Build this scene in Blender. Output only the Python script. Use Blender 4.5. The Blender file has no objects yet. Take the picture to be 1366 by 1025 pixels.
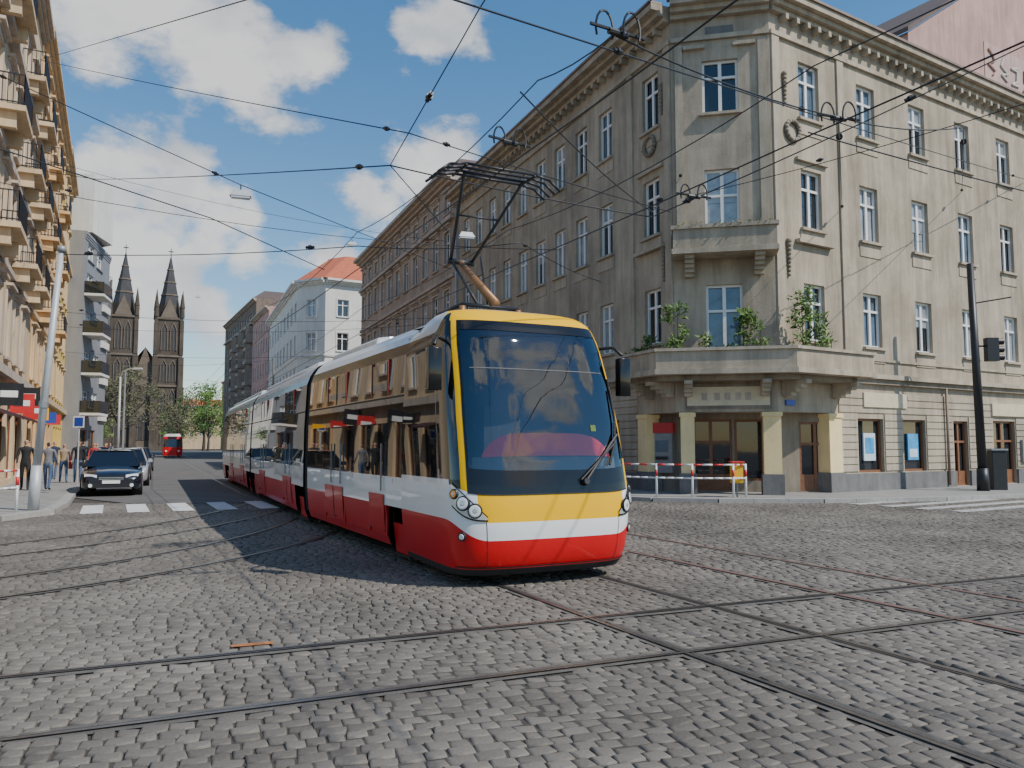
import bpy, math, random, bmesh
import numpy as np
from mathutils import Vector, Matrix
random.seed(7); np.random.seed(7)
scene=bpy.context.scene
rnd=random.uniform

# ------------------------------------------------------------------ materials
MATS={}
def mat(name,col,rough=.8,metal=0,var=.12,scale=3.0,bump=0,bscale=40,spec=.5,coat=0,streak=0,detail=6):
    m=bpy.data.materials.new(name); m.use_nodes=True
    nt=m.node_tree; N=nt.nodes; L=nt.links; p=N['Principled BSDF']
    p.inputs['Roughness'].default_value=rough; p.inputs['Metallic'].default_value=metal
    p.inputs['Specular IOR Level'].default_value=spec
    p.inputs['Coat Weight'].default_value=coat; p.inputs['Coat Roughness'].default_value=.03
    p.inputs['Base Color'].default_value=(*col,1)
    tc=N.new('ShaderNodeTexCoord')
    if var>0:
        n=N.new('ShaderNodeTexNoise'); n.inputs['Scale'].default_value=scale; n.inputs['Detail'].default_value=detail
        n.inputs['Roughness'].default_value=.65
        L.new(tc.outputs['Object'],n.inputs['Vector'])
        mr=N.new('ShaderNodeMapRange'); mr.inputs[1].default_value=.3; mr.inputs[2].default_value=.7
        L.new(n.outputs['Fac'],mr.inputs[0])
        mx=N.new('ShaderNodeMix'); mx.data_type='RGBA'
        mx.inputs['A'].default_value=(*[max(0,x*(1-var)) for x in col],1)
        mx.inputs['B'].default_value=(*[min(1,x*(1+var)) for x in col],1)
        L.new(mr.outputs[0],mx.inputs['Factor']); out=mx.outputs['Result']
        if streak>0:
            mp=N.new('ShaderNodeMapping'); mp.inputs['Scale'].default_value=(1.7,1.7,.16)
            L.new(tc.outputs['Object'],mp.inputs['Vector'])
            n2=N.new('ShaderNodeTexNoise'); n2.inputs['Scale'].default_value=1.5; n2.inputs['Detail'].default_value=8
            n2.inputs['Roughness'].default_value=.7
            L.new(mp.outputs[0],n2.inputs['Vector'])
            m2=N.new('ShaderNodeMapRange'); m2.inputs[1].default_value=.38; m2.inputs[2].default_value=.60
            m2.inputs[3].default_value=1-streak; m2.inputs[4].default_value=1.0
            L.new(n2.outputs['Fac'],m2.inputs[0])
            mu=N.new('ShaderNodeVectorMath'); mu.operation='SCALE'
            L.new(out,mu.inputs[0]); L.new(m2.outputs[0],mu.inputs['Scale']); out=mu.outputs[0]
            # soot / damp blotches
            n4=N.new('ShaderNodeTexNoise'); n4.inputs['Scale'].default_value=.33; n4.inputs['Detail'].default_value=9; n4.inputs['Roughness'].default_value=.72
            L.new(tc.outputs['Object'],n4.inputs['Vector'])
            m4=N.new('ShaderNodeMapRange'); m4.inputs[1].default_value=.36; m4.inputs[2].default_value=.56
            m4.inputs[3].default_value=1-streak*.7; m4.inputs[4].default_value=1.0
            L.new(n4.outputs['Fac'],m4.inputs[0])
            mu=N.new('ShaderNodeVectorMath'); mu.operation='SCALE'
            L.new(out,mu.inputs[0]); L.new(m4.outputs[0],mu.inputs['Scale']); out=mu.outputs[0]
        L.new(out,p.inputs['Base Color'])
    if bump>0:
        nb=N.new('ShaderNodeTexNoise'); nb.inputs['Scale'].default_value=bscale; nb.inputs['Detail'].default_value=5
        L.new(tc.outputs['Object'],nb.inputs['Vector'])
        b=N.new('ShaderNodeBump'); b.inputs['Strength'].default_value=bump; b.inputs['Distance'].default_value=.02
        L.new(nb.outputs['Fac'],b.inputs['Height']); L.new(b.outputs[0],p.inputs['Normal'])
    MATS[name]=m; return name
S=dict(bump=.35,bscale=25,rough=.93,spec=.2)
mat('stucco_taupe',(.475,.40,.30),var=.15,scale=.7,streak=.28,**S)
mat('stucco_taupe_light',(.51,.435,.33),var=.13,scale=1,streak=.27,**S)
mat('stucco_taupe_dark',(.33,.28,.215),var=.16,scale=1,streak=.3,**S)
mat('plinth_grey',(.20,.195,.19),var=.15,scale=2,streak=.2,**S)
mat('plaster_yellow',(.92,.73,.38),var=.06,scale=1.5,streak=.1,**S)
mat('stucco_rose',(.48,.385,.31),var=.1,scale=.8,streak=.2,**S)
mat('stucco_rose_trim',(.58,.485,.40),var=.1,scale=.8,streak=.2,**S)
mat('stucco_white',(.74,.72,.66),var=.06,scale=.6,streak=.10,**S)
mat('stucco_cream',(.70,.53,.34),var=.08,scale=.6,streak=.2,**S)
mat('stucco_peach',(.76,.50,.26),var=.08,scale=.6,streak=.18,**S)
mat('stucco_yellow',(.78,.56,.15),var=.08,scale=.6,streak=.15,**S)
mat('stucco_pink',(.58,.37,.32),var=.08,scale=.5,streak=.2,**S)
mat('stucco_pink_pale',(.62,.44,.39),var=.1,scale=.5,streak=.2,**S)
mat('stucco_brown',(.26,.20,.16),var=.14,scale=.6,streak=.25,**S)
mat('panel_grey',(.26,.26,.27),var=.06,scale=.6,streak=.1,rough=.6)
mat('church_stone',(.105,.082,.062),var=.25,scale=.25,streak=.3,rough=.9)
mat('church_stone_light',(.155,.12,.09),var=.2,scale=.3,rough=.9)
mat('slate',(.045,.041,.041),var=.2,scale=.4,rough=.6)
mat('roof_red',(.48,.13,.06),var=.22,scale=2.5,rough=.85)
mat('roof_dark',(.12,.085,.07),var=.2,scale=2,rough=.8)
mat('metal_cornice',(.24,.17,.13),var=.2,scale=2,rough=.6)
mat('frame_white',(.80,.79,.76),var=.05,rough=.5)
mat('frame_brown',(.22,.09,.04),var=.2,scale=8,rough=.45)
mat('glass_dark',(.022,.026,.03),rough=.03,var=.3,scale=.5,spec=.9,bump=.03,bscale=1.5)
mat('glass_curtain',(.33,.35,.36),rough=.08,var=.3,scale=2.5,spec=.9,coat=.5)
mat('glass_blue',(.10,.15,.20),rough=.04,var=.4,scale=1.2,spec=1)
mat('poster_blue',(.05,.32,.62),rough=.3,var=.3,scale=3)
mat('poster_pale',(.6,.72,.8),rough=.3,var=.1,scale=3)
mat('sign_pale',(.66,.56,.38),var=.12,scale=3,rough=.6)
mat('iron_black',(.018,.018,.02),rough=.45,var=.2,scale=5)
mat('steel_grey',(.28,.29,.29),rough=.5,var=.12,scale=4,metal=.3)
mat('zinc_light',(.48,.49,.49),rough=.5,var=.12,scale=4,metal=.2)
mat('paint_white',(.78,.78,.76),rough=.45,var=.1,scale=6)
mat('paint_red',(.58,.03,.03),rough=.4,var=.1,scale=6)
mat('paint_yellow',(.85,.45,.01),rough=.4,var=.1,scale=6)
mat('paint_orange',(.40,.15,.05),rough=.8,var=.4,scale=20)
mat('awning_dark',(.07,.03,.03),rough=.9,var=.2,scale=4)
mat('paint_blue',(.03,.07,.35),rough=.4,var=.1)
mat('road_paint',(.62,.62,.60),rough=.85,var=.28,scale=14,bump=.3,bscale=60)
mat('road_paint_worn',(.40,.39,.37),rough=.85,var=.45,scale=9,bump=.3,bscale=60)
mat('rail_steel',(.17,.145,.125),rough=.36,metal=.7,var=.35,scale=6)
mat('rail_rust',(.20,.095,.065),rough=.7,var=.35,scale=5)
mat('rail_groove',(.03,.026,.022),rough=.9,var=.2,scale=8)
mat('rail_bed',(.115,.104,.09),rough=.95,var=.3,scale=9,bump=.5,bscale=50)
mat('pavement',(.27,.26,.24),rough=.95,var=.16,scale=2.2,bump=.4,bscale=60)
mat('kerb',(.35,.335,.31),rough=.9,var=.15,scale=4,bump=.4,bscale=60)
mat('asphalt',(.125,.12,.113),rough=.92,var=.22,scale=.9,bump=.4,bscale=120,detail=10)
mat('bark',(.07,.055,.042),rough=.95,var=.3,scale=4)
mat('leaf_a',(.055,.115,.02),rough=.7,var=.25,scale=3)
mat('leaf_b',(.11,.19,.03),rough=.7,var=.25,scale=3)
mat('leaf_grey',(.14,.135,.065),rough=.8,var=.25,scale=1)
mat('leaf_grey2',(.095,.092,.05),rough=.8,var=.25,scale=1)
mat('leaf_dry',(.19,.085,.035),rough=.8,var=.25,scale=3)
# tram
mat('tram_red',(.58,.006,.010),rough=.32,var=.05,scale=1.5,coat=.35,spec=.3)
mat('tram_white',(.80,.80,.79),rough=.3,var=.04,scale=1.5,coat=.8)
mat('tram_yellow',(.86,.475,.0),rough=.5,var=.03,scale=1.5,coat=.0,spec=.12)
mat('tram_silver',(.56,.57,.58),rough=.25,metal=.55,var=.06,scale=3,coat=.5)
mat('tram_grey',(.56,.555,.54),rough=.35,var=.10,scale=2,coat=.5)
mat('tram_black',(.010,.010,.011),rough=.12,var=.1,scale=2,coat=.2,spec=.4)
mat('tram_glass',(.008,.009,.010),rough=.012,var=.1,spec=.9,coat=.25)
mat('rubber',(.015,.015,.015),rough=.7,var=.2,scale=6)
mat('under_dark',(.02,.018,.017),rough=.8,var=.3,scale=6)
mat('dash_grey',(.10,.10,.105),rough=.7,var=.1)
mat('reflect_red',(.80,.01,.02),rough=.5,var=.1)  # colour of the red reflection modelled behind the windscreen
mat('cab_dark',(.03,.03,.033),rough=.8,var=.1)
mat('lens',(.8,.8,.78),rough=.06,var=.02,spec=1,coat=1)
mat('orange_lens',(.8,.25,.03),rough=.1,var=.02,coat=1)
mat('red_lens',(.5,.01,.01),rough=.1,var=.02,coat=1)
mat('copper_brown',(.30,.15,.06),rough=.5,var=.2,metal=.4)
for n,c in dict(car_navy=(.012,.015,.025),car_silver=(.42,.43,.44),car_dark=(.03,.035,.045),car_red=(.42,.02,.015),car_beige=(.38,.33,.26),car_white=(.7,.7,.7)).items():
    mat(n,c,rough=.25,var=.04,coat=1,metal=.2)
mat('tyre',(.02,.02,.02),rough=.85,var=.1)
mat('skin',(.50,.30,.21),rough=.6,var=.06)
for n,c in dict(cl_navy=(.03,.04,.09),cl_black=(.02,.02,.022),cl_red=(.38,.04,.04),cl_grey=(.18,.18,.19),cl_jeans=(.07,.11,.20),cl_tan=(.32,.24,.16),cl_white=(.6,.6,.58),hair_brown=(.05,.03,.018),hair_blond=(.28,.18,.08)).items():
    mat(n,c,rough=.85,var=.15,scale=8)

def glassmat():
    m=bpy.data.materials.new('windscreen_glass'); m.use_nodes=True
    nt=m.node_tree; N=nt.nodes; L=nt.links; N.remove(N['Principled BSDF'])
    out=N['Material Output']; t=N.new('ShaderNodeBsdfTransparent'); t.inputs[0].default_value=(.84,.88,.88,1)
    g=N.new('ShaderNodeBsdfGlossy'); g.inputs['Roughness'].default_value=.01; g.inputs['Color'].default_value=(.95,.98,1,1)
    fr=N.new('ShaderNodeFresnel'); fr.inputs[0].default_value=1.5
    ad=N.new('ShaderNodeMath'); ad.operation='MULTIPLY_ADD'; ad.inputs[1].default_value=1.6; ad.inputs[2].default_value=.05
    L.new(fr.outputs[0],ad.inputs[0])
    mx=N.new('ShaderNodeMixShader'); L.new(ad.outputs[0],mx.inputs[0]); L.new(t.outputs[0],mx.inputs[1]); L.new(g.outputs[0],mx.inputs[2])
    L.new(mx.outputs[0],out.inputs[0]); MATS['windscreen']=m
glassmat()

def stonemat():
    m=bpy.data.materials.new('granite_setts'); m.use_nodes=True
    nt=m.node_tree; N=nt.nodes; L=nt.links; p=N['Principled BSDF']
    a=N.new('ShaderNodeAttribute'); a.attribute_name='tone'
    tc=N.new('ShaderNodeTexCoord')
    n=N.new('ShaderNodeTexNoise'); n.inputs['Scale'].default_value=45; n.inputs['Detail'].default_value=6; L.new(tc.outputs['Object'],n.inputs['Vector'])
    n2=N.new('ShaderNodeTexNoise'); n2.inputs['Scale'].default_value=.4; n2.inputs['Detail'].default_value=7; L.new(tc.outputs['Object'],n2.inputs['Vector'])
    r=N.new('ShaderNodeValToRGB'); r.color_ramp.elements[0].color=(.085,.073,.060,1); r.color_ramp.elements[1].color=(.245,.217,.180,1)
    e=r.color_ramp.elements.new(.5); e.color=(.155,.137,.114,1)
    s=N.new('ShaderNodeMath'); s.operation='MULTIPLY_ADD'; s.inputs[1].default_value=.45; L.new(n.outputs['Fac'],s.inputs[0])
    s1=N.new('ShaderNodeMath'); s1.operation='MULTIPLY'; s1.inputs[1].default_value=.36; L.new(a.outputs['Fac'],s1.inputs[0]); L.new(s1.outputs[0],s.inputs[2])
    s2=N.new('ShaderNodeMath'); s2.operation='MULTIPLY_ADD'; s2.inputs[1].default_value=1.5; L.new(n2.outputs['Fac'],s2.inputs[0])
    s3=N.new('ShaderNodeMath'); s3.operation='SUBTRACT'; s3.inputs[1].default_value=.67; L.new(s.outputs[0],s3.inputs[0]); L.new(s3.outputs[0],s2.inputs[2])
    L.new(s2.outputs[0],r.inputs[0]); L.new(r.outputs[0],p.inputs['Base Color'])
    p.inputs['Roughness'].default_value=.68; p.inputs['Specular IOR Level'].default_value=.32
    b=N.new('ShaderNodeBump'); b.inputs['Strength'].default_value=.6; b.inputs['Distance'].default_value=.005
    L.new(n.outputs['Fac'],b.inputs['Height']); L.new(b.outputs[0],p.inputs['Normal'])
    MATS['setts']=m
stonemat()
def groundmat():
    m=bpy.data.materials.new('ground_setts_far'); m.use_nodes=True
    nt=m.node_tree; N=nt.nodes; L=nt.links; p=N['Principled BSDF']
    tc=N.new('ShaderNodeTexCoord'); mp=N.new('ShaderNodeMapping'); mp.inputs['Rotation'].default_value=(0,0,math.radians(-20)); L.new(tc.outputs['Object'],mp.inputs['Vector'])
    b=N.new('ShaderNodeTexBrick'); b.inputs['Scale'].default_value=1; b.inputs['Brick Width'].default_value=.15; b.inputs['Row Height'].default_value=.12
    b.inputs['Mortar Size'].default_value=.012; b.inputs['Color1'].default_value=(.19,.170,.145,1); b.inputs['Color2'].default_value=(.12,.106,.092,1); b.inputs['Mortar'].default_value=(.05,.044,.037,1)
    L.new(mp.outputs[0],b.inputs['Vector']); 
    n2=N.new('ShaderNodeTexNoise'); n2.inputs['Scale'].default_value=.5; n2.inputs['Detail'].default_value=7; L.new(tc.outputs['Object'],n2.inputs['Vector'])
    mr=N.new('ShaderNodeMapRange'); mr.inputs[1].default_value=.3; mr.inputs[2].default_value=.7; mr.inputs[3].default_value=.7; mr.inputs[4].default_value=1.15; L.new(n2.outputs['Fac'],mr.inputs[0])
    v=N.new('ShaderNodeVectorMath'); v.operation='SCALE'; L.new(b.outputs['Color'],v.inputs[0]); L.new(mr.outputs[0],v.inputs['Scale']); L.new(v.outputs[0],p.inputs['Base Color'])
    p.inputs['Roughness'].default_value=.85
    MATS['ground_far']=m
groundmat()
mat('joint_dirt',(.060,.052,.042),rough=1,var=.3,scale=12,bump=.5,bscale=60)

# ------------------------------------------------------------------ geometry helpers
class Fr:
    """facade frame: t along wall, n outward, z up"""
    def __init__(s,o,d,flip=False):
        l=math.hypot(*d); s.o=o; s.d=(d[0]/l,d[1]/l)
        s.n=(s.d[1],-s.d[0]) if not flip else (-s.d[1],s.d[0])
    def P(s,t,n,z): return (s.o[0]+s.d[0]*t+s.n[0]*n, s.o[1]+s.d[1]*t+s.n[1]*n, z)
class LF:
    def P(s,t,n,z): return (t,n,z)
XY=LF()
class Geo:
    def __init__(s): s.v=[];s.f=[];s.m=[];s.mats=[]
    def mi(s,m):
        if m not in s.mats: s.mats.append(m)
        return s.mats.index(m)
    def poly(s,pts,m):
        i=len(s.v); s.v+= [tuple(p) for p in pts]; s.f.append(tuple(range(i,i+len(pts)))); s.m.append(s.mi(m))
    def hexa(s,p,m):
        i=len(s.v); s.v+=[tuple(q) for q in p]
        for q in ((0,1,2,3),(7,6,5,4),(0,4,5,1),(1,5,6,2),(2,6,7,3),(3,7,4,0)):
            s.f.append(tuple(i+k for k in q)); s.m.append(s.mi(m))
    def box(s,F,t0,t1,n0,n1,z0,z1,m):
        s.hexa([F.P(t0,n0,z0),F.P(t1,n0,z0),F.P(t1,n1,z0),F.P(t0,n1,z0),F.P(t0,n0,z1),F.P(t1,n0,z1),F.P(t1,n1,z1),F.P(t0,n1,z1)],m)
    def cyl(s,a,b,r0,r1,m,seg=8,cap=True):
        a=Vector(a);b=Vector(b);d=(b-a); 
        if d.length<1e-6: return
        d.normalize(); u=d.orthogonal().normalized(); w=d.cross(u); i=len(s.v)
        for c,r in((a,r0),(b,r1)):
            for k in range(seg):
                an=2*math.pi*k/seg; s.v.append(tuple(c+(u*math.cos(an)+w*math.sin(an))*r))
        for k in range(seg):
            s.f.append((i+k,i+(k+1)%seg,i+seg+(k+1)%seg,i+seg+k)); s.m.append(s.mi(m))
        if cap:
            s.f.append(tuple(i+k for k in reversed(range(seg)))); s.m.append(s.mi(m))
            s.f.append(tuple(i+seg+k for k in range(seg))); s.m.append(s.mi(m))
    def path(s,pts,r,m,seg=6):
        for a,b in zip(pts[:-1],pts[1:]): s.cyl(a,b,r,r,m,seg)
    def prism(s,poly,z0,z1,m,mtop=None):
        n=len(poly)
        for k in range(n):
            a=poly[k];b=poly[(k+1)%n]; s.poly([(a[0],a[1],z0),(b[0],b[1],z0),(b[0],b[1],z1),(a[0],a[1],z1)],m)
        s.poly([(p[0],p[1],z1) for p in poly],mtop or m); s.poly([(p[0],p[1],z0) for p in reversed(poly)],m)
    def sphere(s,c,r,m,seg=10,rings=6,sq=(1,1,1)):
        i=len(s.v)
        for a in range(rings+1):
            ph=math.pi*a/rings
            for k in range(seg):
                th=2*math.pi*k/seg
                s.v.append((c[0]+r*sq[0]*math.sin(ph)*math.cos(th),c[1]+r*sq[1]*math.sin(ph)*math.sin(th),c[2]+r*sq[2]*math.cos(ph)))
        for a in range(rings):
            for k in range(seg):
                s.f.append((i+a*seg+k,i+a*seg+(k+1)%seg,i+(a+1)*seg+(k+1)%seg,i+(a+1)*seg+k)); s.m.append(s.mi(m))
    def grid(s,G,matf,closed=False):
        i=len(s.v); R=len(G);C=len(G[0])
        for row in G: s.v+=[tuple(p) for p in row]
        for a in range(R-1):
            for b in range(C-1):
                m=matf(a,b)
                if m is None: continue
                s.f.append((i+a*C+b,i+a*C+b+1,i+(a+1)*C+b+1,i+(a+1)*C+b)); s.m.append(s.mi(m))
class Obj:
    def __init__(s,name,loc=(0,0,0),rot=0,local=False):
        s.name=name;s.loc=Vector(loc);s.rot=rot;s.local=local;s.gs={}
        s.e=bpy.data.objects.new(name,None); s.e.empty_display_size=.5; s.e.location=s.loc; s.e.rotation_euler=(0,0,rot)
        scene.collection.objects.link(s.e)
    def g(s,n):
        if n not in s.gs: s.gs[n]=Geo()
        return s.gs[n]
    def done(s,smooth=(),bevel={}):
        for n,g in s.gs.items():
            if not g.f: continue
            me=bpy.data.meshes.new(n); off=Vector((0,0,0)) if s.local else s.loc
            me.from_pydata([tuple(Vector(v)-off) for v in g.v],[],g.f)
            for m in g.mats: me.materials.append(MATS[m])
            me.polygons.foreach_set('material_index',g.m)
            if n in smooth: me.polygons.foreach_set('use_smooth',[True]*len(g.f))
            me.update()
            o=bpy.data.objects.new(n,me); scene.collection.objects.link(o); o.parent=s.e
            if n in bevel:
                b=o.modifiers.new('b','BEVEL'); b.width=bevel[n]; b.segments=2; b.limit_method='ANGLE'
        return s.e
def single(name,g,smooth=False,loc=(0,0,0),rot=0):
    me=bpy.data.meshes.new(name); me.from_pydata(g.v,[],g.f)
    for m in g.mats: me.materials.append(MATS[m])
    me.polygons.foreach_set('material_index',g.m)
    if smooth: me.polygons.foreach_set('use_smooth',[True]*len(g.f))
    o=bpy.data.objects.new(name,me); o.location=loc; o.rotation_euler=(0,0,rot); scene.collection.objects.link(o); return o

def facade(B,F,t0,t1,z0,z1,ops,wall,depth=.2,frame='frame_white',detail=True,sill='stucco_taupe_light',hood=None,surround=None):
    W=B.g('walls'); Wi=B.g('windows'); G=B.g('glass'); T=B.g('trim')
    ts=sorted(set([t0,t1]+[round(o[0]-o[1]/2,4) for o in ops]+[round(o[0]+o[1]/2,4) for o in ops]))
    zs=sorted(set([z0,z1]+[round(o[2],4) for o in ops]+[round(o[2]+o[3],4) for o in ops]))
    ts=[t for t in ts if t0<=t<=t1]; zs=[z for z in zs if z0<=z<=z1]
    for a,b in zip(ts[:-1],ts[1:]):
        for c,d in zip(zs[:-1],zs[1:]):
            tm=(a+b)/2; zm=(c+d)/2
            if any(abs(tm-o[0])<o[1]/2 and o[2]<zm<o[2]+o[3] for o in ops): continue
            W.poly([F.P(a,0,c),F.P(b,0,c),F.P(b,0,d),F.P(a,0,d)],wall)
    for o in ops:
        tc,w,zb,h=o[:4]; kind=o[4] if len(o)>4 else 'win'
        a,b,c,d=tc-w/2,tc+w/2,zb,zb+h
        W.poly([F.P(a,0,c),F.P(a,-depth,c),F.P(a,-depth,d),F.P(a,0,d)],wall)
        W.poly([F.P(b,0,c),F.P(b,-depth,c),F.P(b,-depth,d),F.P(b,0,d)],wall)
        W.poly([F.P(a,0,c),F.P(b,0,c),F.P(b,-depth,c),F.P(a,-depth,c)],wall)
        W.poly([F.P(a,0,d),F.P(b,0,d),F.P(b,-depth,d),F.P(a,-depth,d)],wall)
        gm=random.choices(['glass_dark','glass_blue','glass_curtain'],[.45,.25,.3])[0]
        if kind!='win': gm='glass_dark'
        j=[rnd(-.012,.012) for _ in range(2)]
        G.poly([F.P(a,-depth+j[0],c),F.P(b,-depth-j[0],c),F.P(b,-depth-j[0]+j[1],d),F.P(a,-depth+j[0]+j[1],d)],gm)
        if kind=='win' and detail and random.random()<.35:
            k=rnd(.3,.6); G.poly([F.P(a,-depth+.026,d-h*k),F.P(b,-depth+.026,d-h*k),F.P(b,-depth+.026,d),F.P(a,-depth+.026,d)],'glass_curtain')
        fw=.08 if w<2 else .09; n0,n1=-depth+.015,-depth+.075
        fm='frame_brown' if kind in('shop','door') else frame
        Wi.box(F,a,b,n0,n1,c,c+fw,fm); Wi.box(F,a,b,n0,n1,d-fw,d,fm)
        Wi.box(F,a,a+fw,n0,n1+.002,c,d,fm); Wi.box(F,b-fw,b,n0,n1+.002,c,d,fm)
        if kind=='win' or kind=='door':
            Wi.box(F,tc-.055,tc+.055,n0,n1+.005,c,d,fm)
            if detail:
                zt=c+h*.68; Wi.box(F,a,b,n0,n1+.008,zt-.04,zt+.04,fm)
        if kind=='door': Wi.box(F,a,b,n0,n1-.01,c,c+.55,fm)
        if kind=='win':
            T.box(F,a-.1,b+.1,-.01,.13,c-.09,c,sill)
            if surround: 
                for q in((a-.16,a-.002),(b+.002,b+.16)): T.box(F,q[0],q[1],-.01,.05,c,d+.15,surround)
                T.box(F,a,b,-.01,.05,d+.002,d+.15,surround)
            if hood: 
                T.box(F,a-.25,b+.25,-.01,.22,d+.28,d+.38,hood); T.box(F,a-.15,b+.15,-.01,.1,d+.18,d+.278,hood)

def cornice(B,F,t0,t1,z,proj,mtl,h=.6,e0=0,e1=0):
    T=B.g('trim')
    for k,(p,a,b) in enumerate(((.35,0,.3),(.65,.3,.6),(1,.6,1))):
        pp=proj*p; T.box(F,t0-e0*pp,t1+e1*pp,-.02,pp,z+h*a,z+h*b-.003,mtl)

def inset(poly,fr):
    cx=sum(p[0] for p in poly)/len(poly); cy=sum(p[1] for p in poly)/len(poly)
    return [(p[0]+(cx-p[0])*fr,p[1]+(cy-p[1])*fr) for p in poly]
def roof(B,poly,z0,z1,fr,m):
    R=B.g('roof'); q=inset(poly,fr); n=len(poly)
    for k in range(n):
        a,b=poly[k],poly[(k+1)%n]; c,d=q[(k+1)%n],q[k]
        R.poly([(a[0],a[1],z0),(b[0],b[1],z0),(c[0],c[1],z1),(d[0],d[1],z1)],m)
    R.poly([(p[0],p[1],z1) for p in q],m)

def row_building(name,p0,p1,flip,ztop,depth,wall,trim,floors,spacing,w,first,gf=None,roofm='roof_dark',roofh=2.5,hood=None,surround=None,bands=(),detail=True,proj=.6,gfw=None,done=True):
    B=Obj(name,((p0[0]+p1[0])/2,(p0[1]+p1[1])/2,0))
    F=Fr(p0,(p1[0]-p0[0],p1[1]-p0[1]),flip); Ln=math.hypot(p1[0]-p0[0],p1[1]-p0[1])
    ops=[]; t=first
    cols=[]
    while t<Ln-.5*w-.3: cols.append(t); t+=spacing
    for zb,h in floors: ops+=[(c,w,zb,h) for c in cols]
    if gf:
        t=gf[0]/2+.8; k=0
        while t+gf[0]/2<Ln-.4: ops.append((t,gf[0],.35,gf[1],'shop')); t+=gf[0]+gf[2]
    facade(B,F,0,Ln,0,ztop,ops,wall,detail=detail,sill=trim,hood=hood,surround=surround)
    bk0=F.P(0,-depth,0)[:2]; bk1=F.P(Ln,-depth,0)[:2]
    W=B.g('walls')
    for a,b in((p0,bk0),(bk0,bk1),(bk1,p1)):
        W.poly([(a[0],a[1],0),(b[0],b[1],0),(b[0],b[1],ztop),(a[0],a[1],ztop)],wall)
    poly=[F.P(-.0,proj*.8,0)[:2],F.P(Ln,proj*.8,0)[:2],bk1,bk0]
    roof(B,poly,ztop+.02,ztop+roofh,.35,roofm)
    cornice(B,F,0,Ln,ztop-.6,proj,trim)
    for z,hh,pp in bands: B.g('trim').box(F,0.002,Ln-.002,-.02,pp,z,z+hh,trim)
    if done: B.done()
    return B,F,Ln

# ------------------------------------------------------------------ camera, light, sky
cam=bpy.data.cameras.new('camera'); co=bpy.data.objects.new('camera',cam); scene.collection.objects.link(co); scene.camera=co
co.location=(0,0,1.7); co.rotation_euler=(math.radians(90+4.36),0,0)
cam.sensor_width=36; cam.lens=28; cam.clip_end=5000; cam.clip_start=.05
el=math.radians(46); sh=Vector((.90,-.43)).normalized()
tosun=Vector((sh.x*math.cos(el),sh.y*math.cos(el),math.sin(el)))
sl=bpy.data.lights.new('sun','SUN'); sl.energy=5.0; sl.angle=math.radians(.5); sl.color=(1,.955,.88)
so=bpy.data.objects.new('sun',sl); so.rotation_euler=(-tosun).to_track_quat('-Z','Y').to_euler(); so.location=(30,-20,60); scene.collection.objects.link(so)

w=bpy.data.worlds.new('World'); scene.world=w; w.use_nodes=True
nt=w.node_tree; N=nt.nodes; L=nt.links
for n in list(N): N.remove(n)
out=N.new('ShaderNodeOutputWorld')
sky=N.new('ShaderNodeTexSky'); sky.sky_type='NISHITA'; sky.sun_disc=False; sky.sun_elevation=el; sky.sun_rotation=math.atan2(sh.x,sh.y)
sky.air_density=1.15; sky.dust_density=.1; sky.ozone_density=2.6
hs_n=N.new('ShaderNodeHueSaturation'); hs_n.inputs['Saturation'].default_value=1.28; hs_n.inputs['Value'].default_value=1.12; L.new(sky.outputs[0],hs_n.inputs['Color'])
bg=N.new('ShaderNodeBackground'); bg.inputs['Strength'].default_value=.15; L.new(hs_n.outputs[0],bg.inputs[0])
tc=N.new('ShaderNodeTexCoord')
nw=N.new('ShaderNodeTexNoise'); nw.inputs['Scale'].default_value=6; nw.inputs['Detail'].default_value=6
L.new(tc.outputs['Generated'],nw.inputs['Vector'])
sb=N.new('ShaderNodeVectorMath'); sb.operation='SUBTRACT'; sb.inputs[1].default_value=(.5,.5,.5); L.new(nw.outputs['Color'],sb.inputs[0])
sc=N.new('ShaderNodeVectorMath'); sc.operation='SCALE'; sc.inputs['Scale'].default_value=.15; L.new(sb.outputs[0],sc.inputs[0])
wd=N.new('ShaderNodeVectorMath'); wd.operation='ADD'; L.new(tc.outputs['Generated'],wd.inputs[0]); L.new(sc.outputs[0],wd.inputs[1])
blobs=[((-.52,1,.56),.11),((-.42,1,.53),.105),((-.33,1,.50),.10),((-.27,1,.50),.07),
 ((-.52,1,.36),.085),((-.45,1,.31),.10),((-.38,1,.27),.095),((-.43,1,.23),.09),((-.51,1,.24),.09),((-.32,1,.235),.07),((-.47,1,.16),.08),((-.38,1,.165),.07),((-.33,1,.30),.05),
 ((-.08,1,.53),.065),((-.10,1,.35),.072),((-.17,1,.32),.06),((-.22,1,.24),.06),((-.27,1,.14),.055),
 ((.9,-.45,.72),.22),((.6,-.5,.8),.16),((.85,-.1,.6),.16),((.4,-.8,.9),.2),((1.0,-.8,.5),.2),((-1,-.3,.5),.3),((0,-.5,1.5),.2),((-1,.2,.5),.2)]
prev=None
for c,r in blobs:
    cv=Vector(c).normalized()
    d=N.new('ShaderNodeVectorMath'); d.operation='DISTANCE'; L.new(wd.outputs[0],d.inputs[0]); d.inputs[1].default_value=cv
    mr=N.new('ShaderNodeMapRange'); mr.inputs[1].default_value=r; mr.inputs[2].default_value=r*.2; mr.inputs[3].default_value=0; mr.inputs[4].default_value=1
    L.new(d.outputs['Value'],mr.inputs[0])
    if prev is None: prev=mr.outputs[0]
    else:
        mm=N.new('ShaderNodeMath'); mm.operation='MAXIMUM'; L.new(prev,mm.inputs[0]); L.new(mr.outputs[0],mm.inputs[1]); prev=mm.outputs[0]
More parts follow.
